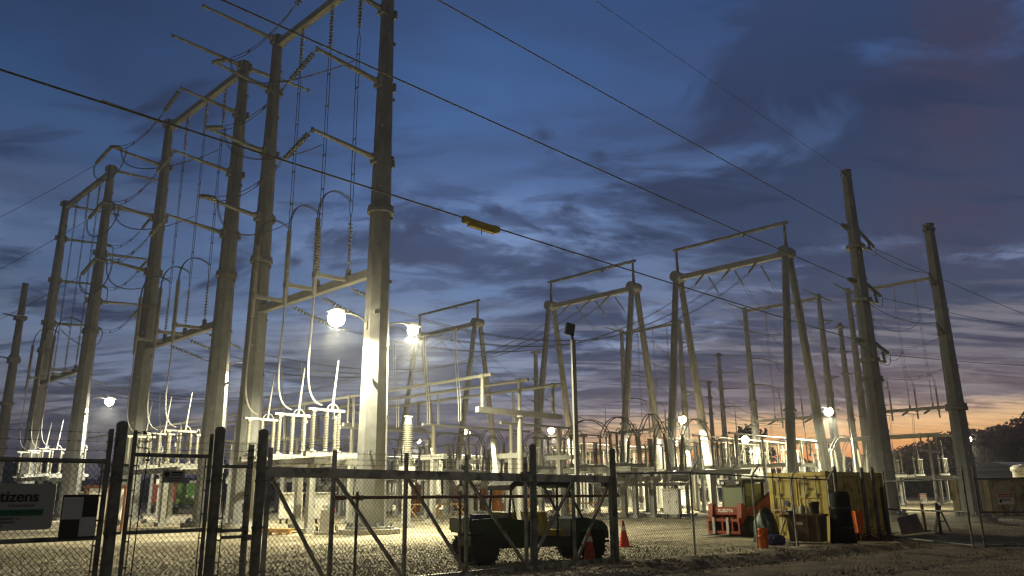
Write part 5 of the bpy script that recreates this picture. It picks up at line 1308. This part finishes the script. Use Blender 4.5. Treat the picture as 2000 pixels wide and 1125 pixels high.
def cabinet(label, p, an, w, d, h, m_=M_CAB, leg=.3, grp="control cabinets"):
    t = thing("control_cabinet", label, "cabinet", (p.x, p.y, 0), an, grp)
    m = MB(); m.box((0, 0, leg + h / 2), (w, d, h)); m.box((0, -.03, leg + h + .03), (w + .14, d + .2, .06)); m.build("body", m_, t)
    for x in ((-w / 4, w / 4) if w > .9 else (0,)):
        m = MB(); m.box((x, -d / 2 - .012, leg + h / 2), ((w / 2 if w > .9 else w) - .08, .024, h - .12)); dr = m.build("door", m_, t)
        m = MB(); m.box((x + .12, -d / 2 - .04, leg + h / 2), (.03, .04, .14)); m.build("handle", M_DARK, dr)
    for x in (-w / 2 + .08, w / 2 - .08):
        for y in (-d / 2 + .08, d / 2 - .08): m = MB(); m.box((x, y, leg / 2), (.09, .09, leg)); m.build("leg", M_DARK, t)
cabinet("large pale control cabinet seen through the left gate mesh", G(203, 1027), .25, 1.9, 1.0, 1.9, M_WHITE, .35)
cabinet("pale control cabinet right behind the notice board", G(166, 1024), .25, 1.1, .9, 1.5, M_CAB, .5)
cabinet("small grey cabinet on legs behind the sliding gate, near the lumber", G(566, 1010), .2, .75, .5, .9, M_CAB, .75)
cabinet("small grey cabinet on legs between the wooden trestles", G(860, 1006), .1, 1.0, .5, .8, M_CAB, .8)
for i, (v, u) in enumerate(((44.0, 28.5), (44.6, 43.0), (52.0, 44.0), (44.0, 58.5), (26.2, 44.4), (27.5, 43.0), (72.0, 45.0), (60.0, 29.0), (70.0, 27.5))):
    cabinet("grey marshalling cabinet " + ("right of the nearest breaker", "between the nearest and middle breakers", "behind the gap between the breakers", "left of the middle breaker", "near the feet of the second front frame", "right of the second front frame legs", "near the foot of the middle A frame", "right of the large A frame foot", "behind the large A frame foot")[i], W(v, u), YA - PI / 2 + .3, 1.0 + .2 * (i % 3), .7, 1.5, M_CAB if i % 2 else M_WHITE, .3)
q = P(158, 990, 40.0); t = thing("rust_pipe_rack", "rust colored pipe rack left of the thick left gate post", "pipe rack", (q.x, q.y, 0), .15)
m = MB(); m.bar((0, 0, 2.2), (2.1, 0, 2.2), .12, .14); m.build("beam", M_RUST, t)
for x in (.15, 1.25, 2.0): m = MB(); m.bar((x, 0, 0), (x, 0, 2.13), .10, .10); m.build("post", M_RUST, t)
def trestle(label, p, an):
    t = thing("wood_trestle", label, "trestle", (p.x, p.y, 0), an, "wooden trestles"); m = MB(); m.bar((-1.1, 0, .95), (1.1, 0, .95), .1, .1); m.build("beam", M_WOOD, t)
    for x in (-.9, .9):
        for s in (-1, 1): m = MB(); m.bar((x + s * .5, -.25, 0), (x - s * .4, .1, .95), .06, .09); m.build("leg", M_WOOD, t)
trestle("pale crossed leg trestle behind the sliding gate brace", G(826, 1011), .1)
trestle("pale crossed leg trestle right of the small cabinet", G(876, 1010), .2)
trestle("crossed leg trestle seen past the cab of the utility vehicle", G(1140, 1010), .3)

# ------------------------------------------------------------------ hills, trees, buildings beyond
def leafball(m, c, r, n, rr, s=.55, flat=.85):
    for _i in range(n):
        while True:
            d = Vector((rr.uniform(-1, 1), rr.uniform(-1, 1), rr.uniform(-1, 1)))
            if .15 < d.length < 1: break
        d = d.normalized() * (d.length ** .45)
        p = c + Vector((d.x * r, d.y * r, d.z * r * flat)); a = Vector((rr.uniform(-1, 1), rr.uniform(-1, 1), rr.uniform(-1, 1))).normalized(); b_ = a.cross(Vector((rr.uniform(-1, 1), rr.uniform(-1, 1), rr.uniform(-1, 1)))).normalized(); q = s * rr.uniform(.6, 1.4)
        m.add([p - a * q, p + b_ * q * .6, p + a * q, p - b_ * q * .6], [(0, 1, 2, 3)])
def tree(label, p, h, w, seed, grp="trees beyond the yard"):
    rr = random.Random(seed); t = thing("tree", label, "tree", (p.x, p.y, 0), 0, grp)
    m = MB(); m.tube([(0, 0, 0), (.1, 0, h * .3), (0, .1, h * .6), (.1, 0, h * .85)], [h * .022, h * .017, h * .011, .05], 7)
    for k in range(6):
        a = rr.uniform(0, 6.28); z = h * rr.uniform(.3, .6); m.tube([(0, 0, z), (w * .2 * math.cos(a), w * .2 * math.sin(a), z + h * .12), (w * .38 * math.cos(a), w * .38 * math.sin(a), z + h * .2)], [h * .009, h * .006, .04], 5)
    m.build("trunk", M_TIMB, t)
    m = MB()
    for k in range(16):
        a = rr.uniform(0, 6.28); f = rr.random() ** .6; z = h * rr.uniform(.36, .9); ww = w * .36 * math.sin(PI * min(1, max(.12, (z / h - .22) / .74))) ** .7
        leafball(m, Vector((ww * f * math.cos(a), ww * f * math.sin(a), z)), w * rr.uniform(.14, .22), 60, rr, w * .055)
    m.build("crown", M_LEAF, t)
p = G(1475, 980); yy = 190; 
def at(px, Y): q = P(px, 900, Y); return Vector((q.x, q.y, 0))
def hgt(px, py, Y): return max(2, P(px, py, Y).z)
tree("round dense tree behind the far middle frame, against the sunset", at(1470, 190), hgt(1470, 828, 190), 11.0, 21)
tree("smaller tree just right of the round dense tree", at(1500, 196), hgt(1500, 868, 196), 7.0, 22)
tl = ((775, 893, 250), (812, 899, 260), (868, 892, 250), (893, 889, 245), (925, 897, 260), (985, 900, 270), (1060, 896, 260), (1150, 900, 270), (1235, 896, 255), (1290, 899, 265), (1370, 893, 250), (1425, 890, 245), (1555, 893, 250), (1608, 896, 260), (1650, 893, 250), (690, 900, 260), (600, 897, 255), (520, 900, 262), (420, 896, 256), (325, 900, 265), (220, 898, 255), (100, 900, 260), (20, 896, 250))
nm = ("left of the smallest A frame", "at the foot of the smallest A frame", "under the faint flood light", "behind the low flood light", "right of the low flood light", "behind the T shaped support", "behind the gate post", "behind the lamp post", "right of the lamp post", "left of the far left frame", "left of the pole with long arms", "left of the round tree", "right of the round tree", "behind the large A frame's right leg", "left of the tallest right pole", "behind the big front pole", "left of the big front pole", "behind the sliding gate post", "behind the second front frame", "left of the second front frame", "behind the left gate post", "behind the company sign", "at the left edge")
for i, ((px, py, Y), n_) in enumerate(zip(tl, nm)): tree("dark tree low on the horizon " + n_, at(px, Y), hgt(px, py, Y), 13, 40 + i, "dark trees along the horizon")

def hill():
    sil = [(1640, 925), (1690, 912), (1735, 900), (1764, 890), (1798, 886), (1812, 878), (1849, 864), (1868, 856), (1896, 852), (1915, 850), (1931, 853), (1946, 852), (1960, 845), (1978, 840), (2000, 827), (2060, 800), (2160, 770), (2300, 760)]
    m = MB(); vs = []; Y0, Y1 = 175, 250; n = len(sil)
    rows = [(0.0, 0.0), (.25, .35), (.5, .62), (.75, .86), (1.0, 1.0), (1.6, 1.05), (3.0, .6)]
    for f, g in rows:
        for px, py in sil:
            top = P(px, py, Y1); Y = Y0 + (Y1 - Y0) * f; q = P(px, 950, Y); vs.append((q.x, q.y, top.z * g - 1.0))
    m.add(vs, [(j * n + i, j * n + i + 1, (j + 1) * n + i + 1, (j + 1) * n + i) for j in range(len(rows) - 1) for i in range(n - 1)], True)
    structure(m.build("hill", mat("hill_floor", (.02, .022, .012), .95, 0, .4, .2)))
    rr = random.Random(77); m = MB()
    for _k in range(620):
        i = rr.uniform(0, n - 1.01); k = int(i); px = sil[k][0] + (sil[k + 1][0] - sil[k][0]) * (i - k); py = sil[k][1] + (sil[k + 1][1] - sil[k][1]) * (i - k)
        f = rr.random() ** .7; top = P(px, py, Y1).z; g = f ** .75; q = P(px, 950, Y0 + (Y1 - Y0) * f); r = rr.uniform(1.6, 3.4)
        leafball(m, Vector((q.x, q.y, top * g - .6 + r * .3)), r, 46, rr, .55, .9)
    o = m.build("woods", M_LEAF); o["kind"] = "stuff"; o["label"] = "dark wooded hillside rising at the right edge"; o["category"] = "woods"
hill()
def ridge():
    rr = random.Random(4); m = MB(); vs = []; n = 240
    for k, (Y, f) in enumerate(((270, 0.0), (285, .8), (300, 1.0), (340, .7))):
        for i in range(n + 1):
            x = -330 + 560 * i / n
            vs.append((x, Y, -1 + f * (8.5 + 1.6 * math.sin(i * .11) + 1.2 * math.sin(i * .29 + 1) + rr.uniform(-.9, .9))))
    m.add(vs, [(j * (n + 1) + i, j * (n + 1) + i + 1, (j + 1) * (n + 1) + i + 1, (j + 1) * (n + 1) + i) for j in range(3) for i in range(n)])
    structure(m.build("hills", M_LEAF))
ridge()
for i, (px, py) in enumerate(((1848, 852), (1914, 838), (1938, 842), (1974, 830))):
    q = P(px, 950, 248); gz = P(px, (864, 850, 852, 842)[i], 250).z
    t = None; hh = hgt(px, py, 248)
    tree("tree breaking the skyline of the dark hill, %s" % ("nearest the shorter right pole", "just right of the flood light", "third along the crest", "close to the right edge")[i], Vector((q.x, q.y, 0)), hh + 1.5, 7.5, 90 + i, "trees on the crest of the hill")

def shed(label, p, an, w, d, h, wall, roofm, hip=.8):
    t = thing("shed", label, "building", (p.x, p.y, 0), an)
    m = MB(); m.box((0, 0, h / 2), (w, d, h)); m.build("wall", wall, t)
    m = MB(); m.prism([(-d / 2 - .4, 0), (d / 2 + .4, 0), (0, hip)], (0, 0, h + .02), (0, 1, 0), (0, 0, 1), w + .8); m.build("roof", roofm, t)
    m = MB(); m.box((-w / 4, -d / 2 - .03, 1.5), (3, .06, 3)); m.build("door", roofm, t)
shed("dark blue metal building at the right edge below the hill", at(2010, 100), math.radians(28), 15, 9, 3.6, M_ROOF, M_ROOF, 1.2)
q = at(1996, 60); t = thing("tank", "small white tank peeking over the tan container at the right edge", "tank", (q.x, q.y, 0), 0)
m = MB(); m.lathe((0, 0, 0), (0, 0, 3.35), [(0, .75), (.85, .75), (.88, .85), (.95, .85), (1, .6)], 18); m.build("body", M_WHITE, t); m = MB(); m.cone((0, 0, 3.3), (0, 0, 3.42), .25, .25, 10); m.build("lid", M_WHITE, t)
q = at(1775, 200); zt = hgt(1775, 868, 200); t = thing("wooden_utility_pole", "small distant wooden utility pole with two crossarms in the orange glow", "utility pole", (q.x, q.y, 0), -.3)
m = MB(); m.cone((0, 0, 0), (0, 0, zt), .28, .18, 8); m.build("pole", M_TIMB, t)
m = MB(); m.bar((-2.6, 0, zt - 1.0), (2.6, 0, zt - 1.0), .18, .2); m.build("crossarm", M_TIMB, t); m = MB(); m.bar((-2.9, 0, zt - 3.2), (2.9, 0, zt - 3.2), .18, .2); m.build("crossarm", M_TIMB, t)

def build_glow_haze():  # haze volume added to stand in for lens bloom around the lamps
    m = MB(); m.box((0, 120, 18.5), (420, 300, 42)); o = m.build("haze", mat("glow_haze_air", (1, 1, 1))); o["kind"] = "stuff"; o["label"] = "thin haze added to make a glow around the lamps of the yard"; o["category"] = "haze"
    mt = bpy.data.materials.new("added_glow_haze"); mt.use_nodes = True; n = mt.node_tree.nodes; n.clear()
    out = n.new("ShaderNodeOutputMaterial"); pv = n.new("ShaderNodeVolumePrincipled")
    pv.inputs["Color"].default_value = (.9, .92, .95, 1); pv.inputs["Density"].default_value = HAZE; pv.inputs["Anisotropy"].default_value = 0.9
    mt.node_tree.links.new(pv.outputs[0], out.inputs["Volume"]); o.data.materials.clear(); o.data.materials.append(mt)
HAZE = 0.00085
build_glow_haze()
# ------------------------------------------------------------------ sun below the cloud bank and render settings
sd = bpy.data.lights.new("sun", 'SUN'); sd.energy = 0.03; sd.angle = math.radians(12); sd.color = (1.0, .62, .38)
so = bpy.data.objects.new("sun", sd); COL.objects.link(so)
dv = Vector((math.sin(math.radians(25)), math.cos(math.radians(25)), math.tan(math.radians(3)))).normalized()
so.rotation_euler = dv.to_track_quat('Z', 'Y').to_euler()

scene.view_settings.view_transform = 'Standard'
scene.view_settings.look = 'None'
scene.view_settings.exposure = 0.08
scene.view_settings.gamma = 1.0
scene.render.engine = 'CYCLES'
c = scene.cycles
c.max_bounces = 5; c.diffuse_bounces = 3; c.glossy_bounces = 2; c.transmission_bounces = 2; c.transparent_max_bounces = 4
c.sample_clamp_indirect = 4.0; c.caustics_reflective = False; c.caustics_refractive = False
try:
    c.use_denoising = True; c.denoiser = 'OPENIMAGEDENOISE'
except Exception: pass
c.pixel_filter_type = 'BLACKMAN_HARRIS'; c.filter_width = 1.3
